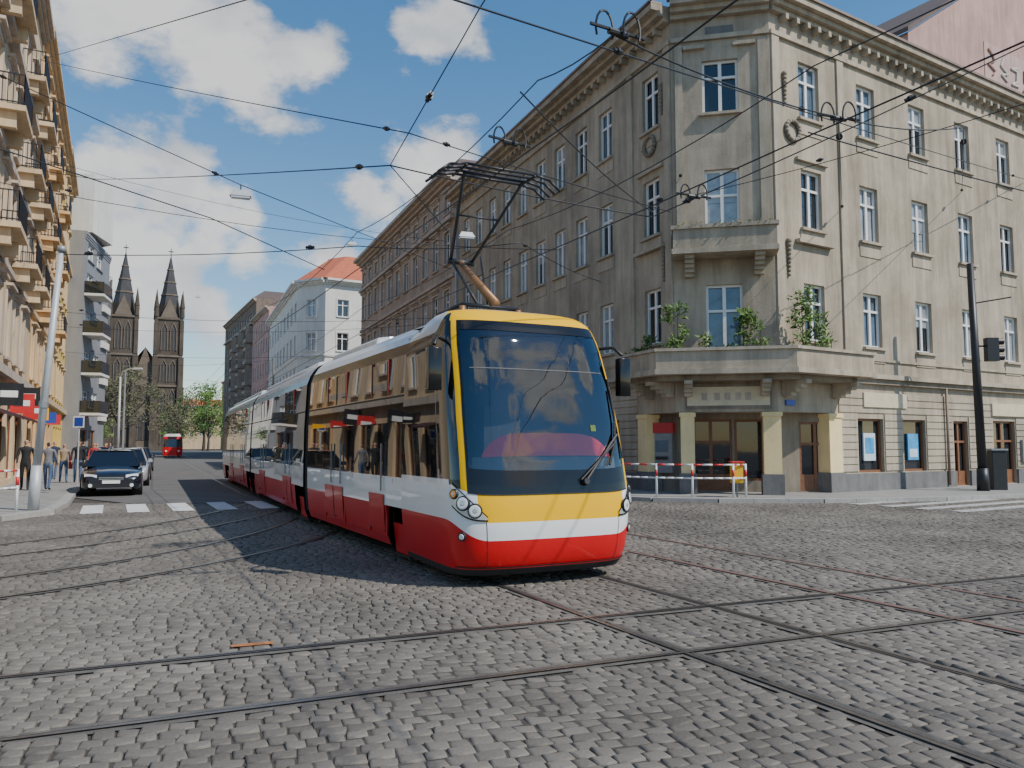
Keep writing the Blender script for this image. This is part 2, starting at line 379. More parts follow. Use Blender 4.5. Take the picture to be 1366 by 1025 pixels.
mp=N.new('ShaderNodeMapping'); mp.inputs['Scale'].default_value=(1,1,1.7); L.new(tc.outputs['Generated'],mp.inputs['Vector'])
nz=N.new('ShaderNodeTexNoise'); nz.inputs['Scale'].default_value=10; nz.inputs['Detail'].default_value=13; nz.inputs['Roughness'].default_value=.6
L.new(mp.outputs[0],nz.inputs['Vector'])
ma=N.new('ShaderNodeMath'); ma.operation='MULTIPLY_ADD'; ma.inputs[1].default_value=.42; L.new(prev,ma.inputs[0]); L.new(nz.outputs['Fac'],ma.inputs[2])
al=N.new('ShaderNodeMapRange'); al.interpolation_type='SMOOTHSTEP'; al.inputs[1].default_value=.61; al.inputs[2].default_value=.85; L.new(ma.outputs[0],al.inputs[0])
am=N.new('ShaderNodeMath'); am.operation='MULTIPLY'; am.inputs[1].default_value=.98; L.new(al.outputs[0],am.inputs[0])
n3=N.new('ShaderNodeTexNoise'); n3.inputs['Scale'].default_value=9; n3.inputs['Detail'].default_value=8
of=N.new('ShaderNodeVectorMath'); of.operation='ADD'; of.inputs[1].default_value=(.015,.01,.03); L.new(mp.outputs[0],of.inputs[0]); L.new(of.outputs[0],n3.inputs['Vector'])
cr=N.new('ShaderNodeValToRGB'); cr.color_ramp.elements[0].position=.46; cr.color_ramp.elements[0].color=(1,1,1,1); cr.color_ramp.elements[1].position=.74; cr.color_ramp.elements[1].color=(.58,.64,.72,1)
L.new(n3.outputs['Fac'],cr.inputs[0])
bc=N.new('ShaderNodeBackground'); bc.inputs['Strength'].default_value=1.03; L.new(cr.outputs[0],bc.inputs[0])
mx=N.new('ShaderNodeMixShader'); L.new(am.outputs[0],mx.inputs[0]); L.new(bg.outputs[0],mx.inputs[1]); L.new(bc.outputs[0],mx.inputs[2]); L.new(mx.outputs[0],out.inputs[0])

# ------------------------------------------------------------------ ground
g=Geo(); g.poly([(-2500,-1500,0),(2500,-1500,0),(2500,4000,0),(-2500,4000,0)],'ground_far'); single('ground',g)
g=Geo(); g.poly([(-26,-4,.008),(32,-4,.008),(32,31,.008),(-26,31,.008)],'joint_dirt'); single('paving_bed',g)
g=Geo(); g.poly([(-11,23,.03),(3.4,24.2,.03),(-5.9,46,.03),(-16,70,.03),(-26.5,88,.03),(-39,118,.03),(-60,165,.03),(-95,262,.03),(-120,262,.03),(-83,170,.03),(-43,87,.03),(-30.5,60,.03),(-14,25.5,.03)],'asphalt'); single('street_road',g)
TD=(-.449,.894)
tr1=[(0.45+.502*14,10.1-14*1),(0.45,10.1),(.45-.502*8,18.1),(-8.7,28),(-13.5,38.5),(-24,62),(-41,100),(-55,132),(-80,190)]
tr2=[(p[0]+3.5,p[1]) if i<3 else (p[0]+3.4,p[1]+.2) for i,p in enumerate(tr1)]
tr2[3]=(-5.3,28.3)
def bez(a,b,c,d,n=22):
    r=[]
    for i in range(n+1):
        t=i/n; r.append(tuple((1-t)**3*a[k]+3*(1-t)**2*t*b[k]+3*(1-t)*t*t*c[k]+t**3*d[k] for k in(0,1)))
    return r
cross=bez((-14,.4),(-5,4.4),(6,10.0),(22,15.4),22)
curve1=bez((-18,5.6),(-9,9.4),(-5.5,13),(-7.0,24.5))
curve4=bez((-16,3.2),(-8,6.2),(-3.4,9.5),(-4.2,18.5))
tracks=[(tr1,'rail_steel'),(tr2,'rail_rust'),(cross,'rail_steel'),(curve1,'rail_steel'),(curve4,'rail_steel')]
g=Geo(); rail_lines=[]
for ti,(tk,rm) in enumerate(tracks):
    pts=[Vector(p) for p in tk]
    if len(pts)<12:
        q=[]
        for a,b in zip(pts[:-1],pts[1:]):
            k=max(1,int((b-a).length/3)); q+=[a.lerp(b,i/k) for i in range(k)]
        q.append(pts[-1]); pts=q
    nr=[]
    for i in range(len(pts)):
        d=(pts[min(i+1,len(pts)-1)]-pts[max(i-1,0)]).normalized(); nr.append(Vector((d.y,-d.x)))
    zo=ti*.0007
    for sgn in(-1,1):
        rl=[p+n*.7175*sgn for p,n in zip(pts,nr)]; rail_lines.append(np.array([tuple(r) for r in rl]))
        def rib(o0,o1,z,m,ls=None):
            for i in range(len(pts)-1):
                a0=pts[i]+nr[i]*o0*sgn;a1=pts[i]+nr[i]*o1*sgn;b0=pts[i+1]+nr[i+1]*o0*sgn;b1=pts[i+1]+nr[i+1]*o1*sgn
                g.poly([(a0.x,a0.y,z),(a1.x,a1.y,z),(b1.x,b1.y,z),(b0.x,b0.y,z)],m)
        rib(.61,.81,.019+zo*.5,'rail_bed'); rib(.7175,.758,.031+zo,rm); rib(.690,.7173,.0225+zo,'rail_groove'); rib(.678,.6898,.031+zo,rm)
single('tram_rails',g)
# setts as real stones
th=math.radians(20); ex=np.array([math.cos(th),math.sin(th)]); ey=np.array([-math.sin(th),math.cos(th)])
cs=[];hs=[]
v=-14.0
while v<30:
    hrow=rnd(.102,.128); u=-22+rnd(0,.2)
    while u<28:
        wd_=rnd(.11,.175); cx=u+wd_/2
        vv=v+hrow/2+.12*math.sin(cx*.45+v*.2)+.05*math.sin(cx*1.3)+.02*math.sin(cx*2.9+v)
        x=ex[0]*cx+ey[0]*vv; y=ex[1]*cx+ey[1]*vv
        if y>3.0 and y<25.5 and abs(x)<.70*y+1.6 and not (y>23.2 and x<3.2): cs.append((x,y)); hs.append((wd_/2-rnd(.002,.007),hrow/2-rnd(.002,.007)))
        u+=wd_
    v+=hrow
cs=np.array(cs);hs=np.array(hs)
keep=np.ones(len(cs),bool)
for rl in rail_lines:
    for a,b in zip(rl[:-1],rl[1:]):
        ab=b-a; l2=(ab**2).sum(); t=np.clip(((cs-a)@ab)/l2,0,1); d=np.hypot(*(cs-(a+t[:,None]*ab)).T)
        keep&=d>.095
cs=cs[keep];hs=hs[keep]; n=len(cs)
ang=th+np.random.normal(0,.05,n); ca,sa=np.cos(ang),np.sin(ang)
sg=np.array([(-1,-1),(1,-1),(1,1),(-1,1)])
und=.006*np.sin(cs[:,0]*.9+cs[:,1]*.3)*np.sin(cs[:,1]*.8)
top=.022+und+np.random.normal(0,.0025,n); tx=np.random.normal(0,.038,n); ty=np.random.normal(0,.038,n)
V=np.zeros((n,12,3))
jit=np.random.normal(0,.0055,(n,4,2))
for ring,(ins,zz) in enumerate(((0,None),(.003,-.005),(.017,0))):
    for k in range(4):
        lx=sg[k,0]*(hs[:,0]-ins)+jit[:,k,0]; ly=sg[k,1]*(hs[:,1]-ins)+jit[:,k,1]
        V[:,ring*4+k,0]=cs[:,0]+ca*lx-sa*ly; V[:,ring*4+k,1]=cs[:,1]+sa*lx+ca*ly
        V[:,ring*4+k,2]=.003 if zz is None else top+zz+tx*lx+ty*ly
fc=[]
for r in(0,4):
    for k in range(4): fc.append((r+k,r+(k+1)%4,r+4+(k+1)%4,r+4+k))
fc.append((8,9,10,11)); fc=np.array(fc)
Fa=(np.arange(n)[:,None,None]*12+fc[None]).reshape(-1,4)
me=bpy.data.meshes.new('cobblestone_paving'); me.from_pydata(V.reshape(-1,3).tolist(),[],Fa.tolist())
at=me.attributes.new('tone','FLOAT','FACE'); at.data.foreach_set('value',np.repeat(np.clip(np.random.normal(.5,.3,n),0,1),9).astype(np.float32))
me.materials.append(MATS['setts']); me.polygons.foreach_set('use_smooth',[True]*len(Fa)); me.update()
o=bpy.data.objects.new('cobblestone_paving',me); scene.collection.objects.link(o)
g=Geo(); g.box(Fr((-2.35,6.8),(.9,.35)),0,.34,0,.07,.03,.0335,'paint_orange'); single('paint_mark',g)
g=Geo(); g.cyl((2.3,17.5,.02),(2.3,17.5,.036),.34,.34,'rail_bed',24); g.cyl((2.3,17.5,.036),(2.3,17.5,.04),.29,.29,'steel_grey',24); single('manhole_cover',g)

def pavement(name,poly,kerbline):
    B=Obj(name,(poly[0][0],poly[0][1],0)); B.g('slabs').prism(poly,0.0,.13,'pavement')
    K=B.g('kerbstones')
    for a,b in zip(kerbline[:-1],kerbline[1:]):
        d=Vector((b[0]-a[0],b[1]-a[1])); Ld=d.length; F=Fr(a,tuple(d)); k=max(1,int(Ld/1.0)); 
        for i in range(k): K.box(F,Ld*i/k+.006,Ld*(i+1)/k-.006,-.14,.14,0.001,.138,'kerb')
    B.done()
lk=[(-40,13.2),(-12.0,16.6),(-11.3,17.6),(-11.2,19.4),(-12.3,22),(-13.8,25),(-30.2,60),(-42.8,87),(-82,170)]
pavement('pavement',lk+[(-110,170),(-70,60),(-40,30)],lk)
rk=[(-39.5,118.5),(-26.8,88.5),(-16.3,70.3),(-6.2,46.3),(2.3,26.2),(3.0,24.8),(4.2,23.9),(6,23.4),(9,23.3),(13,24.2),(17,25.9),(26,30.6),(50,45.6)]
pavement('pavement',rk+[(50,70),(0,100),(-30,122)],rk)
g=Geo()
for i in range(9): g.box(Fr((-11.0+i*.97,19.3+i*.40),TD,True),0,2.9,0,.5,.03,.0345+i*.0001,'road_paint')
single('zebra_crossing',g)
g=Geo()
for i in range(4):
    F=Fr((9.6+i*.52,22.6-i*.82),(.85,.53)); g.box(F,0,5.5,-.2,.2,.028,.0345,'road_paint_worn')
single('zebra_crossing',g)

# ------------------------------------------------------------------ corner building
Bp=(8.4,25.1); A=(5.32,25.79); d1=(-.3887,.9214); d2=(.848,.530)
F1=Fr(A,d1,True); F0=Fr(A,(Bp[0]-A[0],Bp[1]-A[1])); F2=Fr(Bp,d2); LC=math.hypot(Bp[0]-A[0],Bp[1]-A[1])
C=Obj('corner_building',(7,30,0))
wl='stucco_taupe'; ZT=16.2; fl=[(5.1,1.9),(8.85,2.0),(12.6,1.95)]
L1=22.2; L2=30
cols1=[1.29]+[4.45+1.98*i for i in range(9)]
cols2=[1.93+3.15*i for i in range(9)]
o1=[(t,1.0,z,h) for z,h in fl for t in cols1]
facade(C,F1,0,L1,2.75,ZT,o1,wl)
facade(C,F1,2.3,L1,0,2.75,[(4.6+3.1*i,2.0,.75,1.85,'shop') for i in range(5)],wl)
o0=[(LC/2,1.15,12.6,1.8),(LC/2,1.1,8.0,2.7),(LC/2,1.15,4.22,2.65)]
facade(C,F0,0,LC,2.75,ZT,o0,wl)
o2=[(t,1.05,z,h) for z,h in fl for t in cols2]
facade(C,F2,0,L2,2.75,ZT,o2,wl)
gf2=[(4.75,1.45,.75,1.85,'shop'),(7.35,1.4,.75,1.85,'shop'),(10.4,1.0,.15,2.45,'door'),(13.6,1.7,.15,2.5,'door'),(17.5,1.8,.8,1.8,'shop'),(21,1.8,.8,1.8,'shop')]
facade(C,F2,3.0,L2,0,2.75,gf2,wl)
T=C.g('trim'); Wd=C.g('walls')
def seg_minus(a,b,holes):
    s=[(a,b)]
    for h in holes:
        n_=[]
        for x,y in s:
            if h[1]<=x or h[0]>=y: n_.append((x,y)); continue
            if h[0]>x: n_.append((x,h[0]))
            if h[1]<y: n_.append((h[1],y))
        s=n_
    return s
dh=[(o_[0]-o_[1]/2-.02,o_[0]+o_[1]/2+.02) for o_ in gf2 if o_[4]=='door']
for a,b in seg_minus(3.0,L2,dh): T.box(F2,a,b,-.02,.07,.1,.72,'plinth_grey')
T.box(F1,2.3,L1,-.02,.07,.1,.72,'plinth_grey')
z=.80
while z<3.5:
    hol=[(o_[0]-o_[1]/2-.05,o_[0]+o_[1]/2+.05) for o_ in gf2 if o_[2]<z+.2 and o_[2]+o_[3]>z]
    for a,b in seg_minus(3.0,L2,hol): T.box(F2,a,b,-.01,.035,z,z+.215,'stucco_taupe_light')
    hol=[(3.6+3.1*i-.05,5.6+3.1*i+.05) for i in range(5)] if z<2.6 else []
    for a,b in seg_minus(2.3,L1,hol): T.box(F1,a,b,-.01,.035,z,z+.215,'stucco_taupe_light')
    z+=.25
for F,Ln in((F1,L1),(F2,L2)):
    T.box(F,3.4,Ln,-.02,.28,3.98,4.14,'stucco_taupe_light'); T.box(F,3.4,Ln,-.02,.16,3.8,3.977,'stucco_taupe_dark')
    T.box(F,0,Ln,-.02,.06,4.62,4.7,'stucco_taupe_light')
for F,cols in((F1,cols1),(F2,cols2)):
    for t in cols:
        for z,h in fl: 
            T.box(F,t-.62,t+.62,-.01,.03,z-.55,z-.1,'stucco_taupe_light')
for F,t in((F1,.15),(F1,2.5),(F2,.15),(F2,3.5)):
    T.box(F,t-.1,t+.25,-.01,.07,4.75,15.1,'stucco_taupe_light')
for t in(.12,LC-.37): T.box(F0,t,t+.25,-.01,.06,8.7,15.0,'stucco_taupe_light')
for t in(.55,LC-1.0): T.box(F0,t-.15,t+.55,-.01,.14,14.8,14.92,'stucco_taupe_light')
T.box(F0,LC/2-.45,LC/2+.45,-.01,.02,15.1,15.55,'plinth_grey')
for F,t in((F1,1.29),(F2,1.93)):
    T.box(F,t-.9,t+.9,-.01,.2,8.3,8.42,'stucco_taupe_light')
    T.box(F,t-.8,t+.8,-.01,.12,11.1,11.2,'stucco_taupe_light')
def wreath(F,t,z,r=.33):
    G_=C.g('ornaments'); pts=[F.P(t+r*math.cos(a),.06,z+r*math.sin(a)) for a in np.linspace(0,2*math.pi,17)]
    G_.path(pts,.075,'stucco_taupe_dark',6)
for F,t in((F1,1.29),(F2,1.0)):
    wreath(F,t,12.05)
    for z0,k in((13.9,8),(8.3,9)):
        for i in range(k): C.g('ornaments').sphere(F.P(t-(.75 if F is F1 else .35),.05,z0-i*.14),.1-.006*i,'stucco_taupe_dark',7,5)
for F,Ln,pj in((F1,L1,.75),(F0,LC,.6),(F2,L2,.55)):
    T.box(F,0,Ln,-.02,.1,15.1,15.25,'stucco_taupe_light')
    cornice(C,F,0,Ln,ZT-.35,pj,'stucco_taupe_light',.55,0,0)
for F,Ln in((F1,L1),(F2,L2)):
    t=.5
    while t<Ln: T.box(F,t,t+.14,-.02,.3,ZT-.55,ZT-.37,'stucco_taupe_light'); t+=.55
T.box(F1,0,L1,.3,.82,ZT+.203,ZT+.29,'metal_cornice'); T.box(F2,0,L2,.2,.62,ZT+.204,ZT+.29,'metal_cornice'); T.box(F0,-.1,LC+.1,.3,.66,ZT+.205,ZT+.292,'metal_cornice')
T.box(F0,.05,LC-.05,-1.2,.25,ZT+.3,ZT+1.35,wl); T.box(F0,-.05,LC+.05,-1.3,.35,ZT+1.352,ZT+1.5,'stucco_taupe_light')
e1=F1.P(L1,0,0)[:2]; e2=F2.P(L2,0,0)[:2]
poly=[e1,A,Bp,e2,F2.P(L2,-13,0)[:2],(F2.P(13,-13,0)[0],F2.P(13,-13,0)[1]),F1.P(L1,-13,0)[:2]]
for a,b in((poly[3],poly[4]),(poly[4],poly[5]),(poly[5],poly[6]),(poly[6],poly[0])):
    Wd.poly([(a[0],a[1],0),(b[0],b[1],0),(b[0],b[1],ZT+.2),(a[0],a[1],ZT+.2)],wl)
roof(C,poly,ZT+.25,ZT+2.2,.25,'roof_dark')
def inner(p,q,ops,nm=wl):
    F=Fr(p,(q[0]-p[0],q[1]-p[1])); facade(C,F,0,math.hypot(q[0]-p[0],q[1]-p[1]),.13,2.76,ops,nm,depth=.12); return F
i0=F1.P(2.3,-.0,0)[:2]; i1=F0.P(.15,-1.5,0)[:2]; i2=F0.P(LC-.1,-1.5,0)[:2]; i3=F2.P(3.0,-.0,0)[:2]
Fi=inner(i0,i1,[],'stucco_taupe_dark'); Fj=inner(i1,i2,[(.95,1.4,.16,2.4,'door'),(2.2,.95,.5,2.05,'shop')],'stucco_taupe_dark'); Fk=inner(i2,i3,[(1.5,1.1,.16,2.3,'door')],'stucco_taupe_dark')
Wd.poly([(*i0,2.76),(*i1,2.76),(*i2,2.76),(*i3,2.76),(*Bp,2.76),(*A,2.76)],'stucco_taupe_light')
P=C.g('pillars')
def pillar(F,t,hw=.24,hd=.28):
    P.box(F,t-hw,t+hw,-hd*1.5,.06,.78,2.74,'plaster_yellow'); P.box(F,t-hw-.06,t+hw+.06,-hd*1.5-.05,.12,.1,.777,'plinth_grey')
    P.box(F,t-hw-.04,t+hw+.04,-hd*1.5-.03,.1,2.6,2.73,'plaster_yellow')
pillar(F1,1.95,.3); pillar(F0,.35,.22); pillar(F0,LC-.2,.27); pillar(F2,2.75,.33)
T.box(F0,.35,LC-.25,-.01,.06,2.95,3.55,'sign_pale'); T.box(F0,.3,LC-.2,-.01,.04,2.85,3.65,'stucco_taupe_dark')
for a in(0.9,1.3,1.62,1.95,2.25): T.box(F0,a-.1,a+.08,.055,.068,3.12,3.36,'stucco_rose_trim')
T.box(F2,4.3,6.8,-.01,.09,3.0,3.5,'sign_pale'); T.box(F2,12.6,15.2,-.01,.1,2.85,3.35,'sign_pale')
T.box(F2,.32,.75,-.01,.06,2.95,3.12,'paint_blue')
S_=C.g('posters')
S_.box(F2,4.5,5.15,-.18,-.12,1.15,2.1,'poster_pale'); S_.box(F2,4.58,5.07,-.117,-.11,1.4,1.95,'poster_blue')
S_.box(F2,7.1,7.75,-.18,-.12,1.15,2.1,'poster_blue'); S_.box(F2,7.18,7.67,-.117,-.11,1.25,1.55,'poster_pale')
Am=C.g('cash_machine'); Am.box(Fi,.55,1.25,-.05,.25,.75,2.1,'steel_grey'); Am.box(Fi,.5,1.3,-.05,.3,2.1,2.45,'paint_red'); Am.box(Fi,.68,1.12,.25,.262,1.45,1.85,'glass_blue'); Am.box(Fi,.7,1.1,.25,.34,1.2,1.3,'iron_black')
Am.box(F2,14.75,15.35,.03,.14,1.0,1.9,'steel_grey'); Am.box(F2,14.85,15.25,.141,.15,1.4,1.75,'glass_blue')
def isect(P1,D1,P2,D2):
    det=D1[0]*(-D2[1])+D2[0]*D1[1]; rx=P2[0]-P1[0]; ry=P2[1]-P1[1]
    t=(rx*(-D2[1])+D2[0]*ry)/det; return (P1[0]+D1[0]*t,P1[1]+D1[1]*t)
def wrap(n,t1,t2):
    a=F1.P(t1,n,0)[:2]; b=isect(F1.P(0,n,0),F1.d,F0.P(0,n,0),F0.d); c=isect(F0.P(0,n,0),F0.d,F2.P(0,n,0),F2.d); d=F2.P(t2,n,0)[:2]
    return [a,b,c,d]
def wrapbox(G_,n0,n1,z0,z1,t1,t2,m):
    o_=wrap(n1,t1,t2); i_=wrap(n0,t1,t2)
    for k in range(3):
        G_.hexa([(*i_[k],z0),(*i_[k+1],z0),(*o_[k+1],z0),(*o_[k],z0),(*i_[k],z1),(*i_[k+1],z1),(*o_[k+1],z1),(*o_[k],z1)],m)
Bc=C.g('balcony')
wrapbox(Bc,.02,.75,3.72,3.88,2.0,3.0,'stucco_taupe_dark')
wrapbox(Bc,.02,1.2,3.885,4.05,1.9,3.4,'stucco_taupe_light')
wrapbox(Bc,1.0,1.13,4.055,4.6,1.85,3.35,wl); wrapbox(Bc,.95,1.2,4.605,4.7,1.9,3.4,'stucco_taupe_light')
for F,t in((F1,1.85),(F2,3.3)): Bc.box(F,t-.1,t+.05,.02,1.0,4.052,4.6,wl); Bc.box(F,t-.13,t+.08,.02,.95,4.603,4.698,'stucco_taupe_light')
for F,t in((F1,1.4),(F1,.2),(F2,.3),(F2,2.8),(F0,.4),(F0,LC-.4)):
    for k in range(4): Bc.box(F,t-.13,t+.13,.02,.95-.2*k,3.6-.12*k,3.718-.12*k,'stucco_taupe_light')
Bc.box(F0,-.05,LC+.05,.02,1.0,7.72,7.88,'stucco_taupe_light'); 
Bc.box(F0,0,LC,.86,.96,7.882,8.5,wl); Bc.box(F0,0,.1,.02,.859,7.882,8.5,wl); Bc.box(F0,LC-.1,LC,.02,.859,7.882,8.5,wl)
Bc.box(F0,-.06,LC+.06,.8,1.03,8.502,8.62,'stucco_taupe_light'); Bc.box(F0,-.03,.14,.02,.798,8.502,8.62,'stucco_taupe_light'); Bc.box(F0,LC-.14,LC+.03,.02,.798,8.502,8.62,'stucco_taupe_light')
for t in(.5,LC-.5):
    for k in range(5): Bc.box(F0,t-.15,t+.15,.02,.85-.15*k,7.6-.12*k,7.718-.12*k,'stucco_taupe_light')
Pl=C.g('balcony_plants')
def leaves(G_,c,r,n,s,mats=('leaf_a','leaf_b')):
    for _ in range(n):
        while True:
            q=Vector((rnd(-1,1),rnd(-1,1),rnd(-1,1)))
            if q.length<1: break
        p=Vector(c)+Vector((q.x*r[0],q.y*r[1],q.z*r[2])); a=Vector((rnd(-1,1),rnd(-1,1),rnd(-.6,1))).normalized(); b=a.orthogonal().normalized()
        ss=s*rnd(.6,1.3); G_.poly([p-b*ss*.3,p+a*ss*.6-b*ss*.1,p+a*ss*1.2,p+b*ss*.35+a*ss*.5],random.choice(mats))
for F,t,h in((F0,.1,1.6),(F0,.75,.5),(F0,2.1,1.6),(F0,2.6,1.0),(F2,.3,1.9),(F2,.9,1.2),(F2,1.7,.5),(F1,.5,.7),(F1,1.2,.4),(F0,1.5,.3)):
    p=F.P(t,.75,4.65)
    for kk in range(7 if h>1 else 2):
        leaves(Pl,(p[0]+rnd(-.3,.3),p[1]+rnd(-.15,.15),4.6+h*rnd(.1,.95)),(.22,.18,h*.18),int(26+16*h),.16,('leaf_a','leaf_b','leaf_b'))
    Pl.cyl((p[0],p[1],4.06),(p[0],p[1],4.5),.13,.17,'roof_red',8); Pl.cyl((p[0],p[1],4.5),(p[0],p[1],4.6+h*.8),.02,.01,'bark',5)
for t in np.linspace(.2,LC-.2,12):
    p=F0.P(t,1.0,8.65); leaves(Pl,(p[0],p[1],8.62),(.2,.1,.1),14,.08,('leaf_dry','leaf_grey','leaf_b'))
C.g('downpipes').cyl(F1.P(21.8,.12,.2),F1.P(21.8,.12,15.7),.06,.06,'zinc_light',8)
C.g('downpipes').cyl(F2.P(9.3,.12,.2),F2.P(9.3,.12,3.9),.05,.05,'metal_cornice',8)
C.done(smooth=('ornaments','downpipes'),bevel={})

# ------------------------------------------------------------------ right row
p22=F1.P(22.25,.05,0)[:2]; p48=(-13.4,70.2)
row_building('apartment_building',p22,p48,True,18.0,14,'stucco_rose','stucco_rose_trim',[(5.0,2.1),(8.9,2.1),(12.6,2.0),(15.7,1.1)],2.35,1.1,1.4,gf=(1.8,2.4,.9),hood='stucco_rose_trim',surround='stucco_rose_trim',bands=((4.2,.3,.25),(7.9,.2,.15),(11.6,.2,.15),(15.1,.25,.3)),proj=.8)
Wt=Obj('white_corner_building',(-18,100,0))
a0=(-36.2,118);a1=(-23.9,88);a2=(-20.4,86.2);a3=(0,99)
fls=[(4.6,2.0),(8.3,2.0),(12.0,2.0),(15.8,1.9)]
for p,q,fl_,n_ in((a0,a1,0,9),(a1,a2,0,1),(a2,a3,0,6)):
    Ln=math.hypot(q[0]-p[0],q[1]-p[1]); F=Fr(p,(q[0]-p[0],q[1]-p[1]))
    ops=[(Ln*(i+.5)/n_,1.3,z,h) for i in range(n_) for z,h in fls]+[(Ln*(i+.5)/n_,1.9,.5,2.5,'shop') for i in range(n_)]
    facade(Wt,F,0,Ln,0,19.8,ops,'stucco_white',sill='stucco_white',surround='stucco_white'); cornice(Wt,F,0,Ln,19.3,.7,'stucco_white',.6,0,0)
    for z in(3.9,7.6,11.3): Wt.g('trim').box(F,0,Ln,-.02,.12,z,z+.2,'stucco_white')
po=[a0,a1,a2,a3,(-12,126)]
for a,b in((a3,po[4]),(po[4],a0)): Wt.g('walls').poly([(*a,0),(*b,0),(*b,19.8),(*a,19.8)],'stucco_white')
ev=inset(po,-.03); roof(Wt,ev,19.92,24.0,.42,'roof_red')
Wt.g('chimneys').box(XY,-19,-17.6,100,101,22,25.6,'stucco_white'); Wt.g('chimneys').box(XY,-23,-22,98,99,22,24.8,'stucco_rose')
Wt.done()
row_building('pink_building',(-36.4,118.2),(-43.6,133),True,22.5,14,'stucco_pink','stucco_rose_trim',[(4.8,2),(8.5,2),(12.2,2),(15.9,2),(19.2,1.5)],2.6,1.2,1.6,gf=(1.8,2.4,.9),bands=((4,.3,.2),),detail=False)
B,F,Ln=row_building('brown_building',(-43.2,133.2),(-60.2,166),True,26.5,16,'stucco_brown','stucco_rose',[(4.8,2),(8.5,2),(12.2,2),(15.9,2),(19.6,2),(23,1.5)],2.9,1.3,1.6,gf=(1.8,2.4,.9),bands=((4,.3,.2),(22.4,.3,.4)),detail=False,done=False)
for t in(4,12,20):
    for z in(8.2,11.9,15.6,19.3): B.g('bays').box(F,t-1.3,t+1.3,-.02,1.2,z-.1,z+2.7,'stucco_rose'); B.g('bays').box(F,t-1.1,t+1.1,1.2,1.22,z+.5,z+2.2,'glass_dark')
B.done()
B=Obj('pink_house',(40,60,0)); Wp=B.g('walls')
q0=F2.P(31.5,-14,0);q1=F2.P(46,-14,0);q2=F2.P(46,-34,0);q3=F2.P(31.5,-34,0); qs=F2.P(62,-14,0); qt=F2.P(62,-34,0)
Wp.poly([(q0[0],q0[1],0),(qs[0],qs[1],0),(qs[0],qs[1],40),(q1[0],q1[1],40),(q0[0],q0[1],30.5)],'stucco_pink')
Wp.poly([(q0[0],q0[1],0),(q3[0],q3[1],0),(q3[0],q3[1],30.5),(q0[0],q0[1],30.5)],'stucco_pink')
Wp.poly([(q3[0],q3[1],0),(qt[0],qt[1],0),(qt[0],qt[1],40),(q2[0],q2[1],40),(q3[0],q3[1],30.5)],'stucco_pink')
Wp.poly([(qs[0],qs[1],0),(qt[0],qt[1],0),(qt[0],qt[1],40),(qs[0],qs[1],40)],'stucco_pink')
B.g('roof').hexa([F2.P(31.2,-13.8,30.4),F2.P(46,-13.8,40.1),F2.P(46,-34,40.1),F2.P(31.2,-34,30.4),F2.P(31.2,-13.8,30.75),F2.P(46,-13.8,40.45),F2.P(46,-34,40.45),F2.P(31.2,-34,30.75)],'roof_dark')
Fg=Fr(q0[:2],F2.d)
B.g('panel').box(Fg,10,26,-.02,.05,29.0,32.6,'stucco_pink_pale')
for k in range(6):
    x0=11+k*1.7; B.g('graffiti').path([Fg.P(x0+.6*math.sin(s*2.3+k),.12,29.8+.4*s+.3*math.cos(k*s)) for s in range(6)],.08,'stucco_white' if k%3 else 'stucco_pink',5)
B.done()

# ------------------------------------------------------------------ left row
def balconies(B,F,ts,zs,w=2.6,d=1.1,slab='stucco_cream'):
    for t in ts:
        for z in zs:
            B.g('balcony_slabs').box(F,t-w/2,t+w/2,.02,d,z-.2,z-.02,slab)
            B.g('balcony_slabs').box(F,t-w/2+.2,t-w/2+.45,.02,d*.7,z-.7,z-.202,slab); B.g('balcony_slabs').box(F,t+w/2-.45,t+w/2-.2,.02,d*.7,z-.7,z-.202,slab)
            R=B.g('balcony_railings')
            for s0,s1 in((F.P(t-w/2,.05,0),F.P(t-w/2,d-.06,0)),(F.P(t-w/2,d-.06,0),F.P(t+w/2,d-.06,0)),(F.P(t+w/2,d-.06,0),F.P(t+w/2,.05,0))):
                a=Vector(s0);b=Vector(s1); n_=int((b-a).length/.13)
                for zz in(z+.05,z+.95): R.cyl(a+Vector((0,0,zz)),b+Vector((0,0,zz)),.025,.025,'iron_black',4)
                for i in range(n_+1): 
                    p=a.lerp(b,i/n_); R.cyl(p+Vector((0,0,z)),p+Vector((0,0,z+.95)),.012,.012,'iron_black',4,False)
B,F,Ln=row_building('cream_apartment_building',(-14.3,20.5),(-22.6,37),False,21.5,14,'stucco_cream','stucco_rose_trim',[(4.9,2.3),(8.7,2.3),(12.4,2.2),(16.1,2.0)],2.7,1.2,1.7,gf=(2.0,2.6,.7),hood='stucco_rose_trim',surround='stucco_rose_trim',bands=((4.1,.3,.3),(7.9,.2,.15),(11.6,.2,.15),(15.4,.25,.3)),proj=.5,done=False)
balconies(B,F,(5.0,11.5,16.5),(8.6,12.3,16.0),d=.85)
for t in(4.0,9.4,14.8):
    B.g('shop_awnings').hexa([F.P(t-1.1,.02,2.9),F.P(t+1.1,.02,2.9),F.P(t+1.1,.8,2.6),F.P(t-1.1,.8,2.6),F.P(t-1.1,.02,3.0),F.P(t+1.1,.02,3.0),F.P(t+1.1,.8,2.7),F.P(t-1.1,.8,2.7)],'awning_dark')
for t,m,zz in((6.5,'iron_black',3.0),(11,'paint_red',2.9),(13.5,'iron_black',3.3),(16,'paint_red',2.8)):
    B.g('shop_signs').box(F,t-.06,t+.06,.1,.9,zz,zz+.75,m); B.g('shop_signs').box(F,t-.075,t+.075,.25,.75,zz+.28,zz+.5,'paint_white')
for t in(7.5,13): B.g('fascia_boards').box(F,t-1.6,t+1.6,.0,.08,3.2,3.8,'paint_red' if t>10 else 'awning_dark')
B.done()
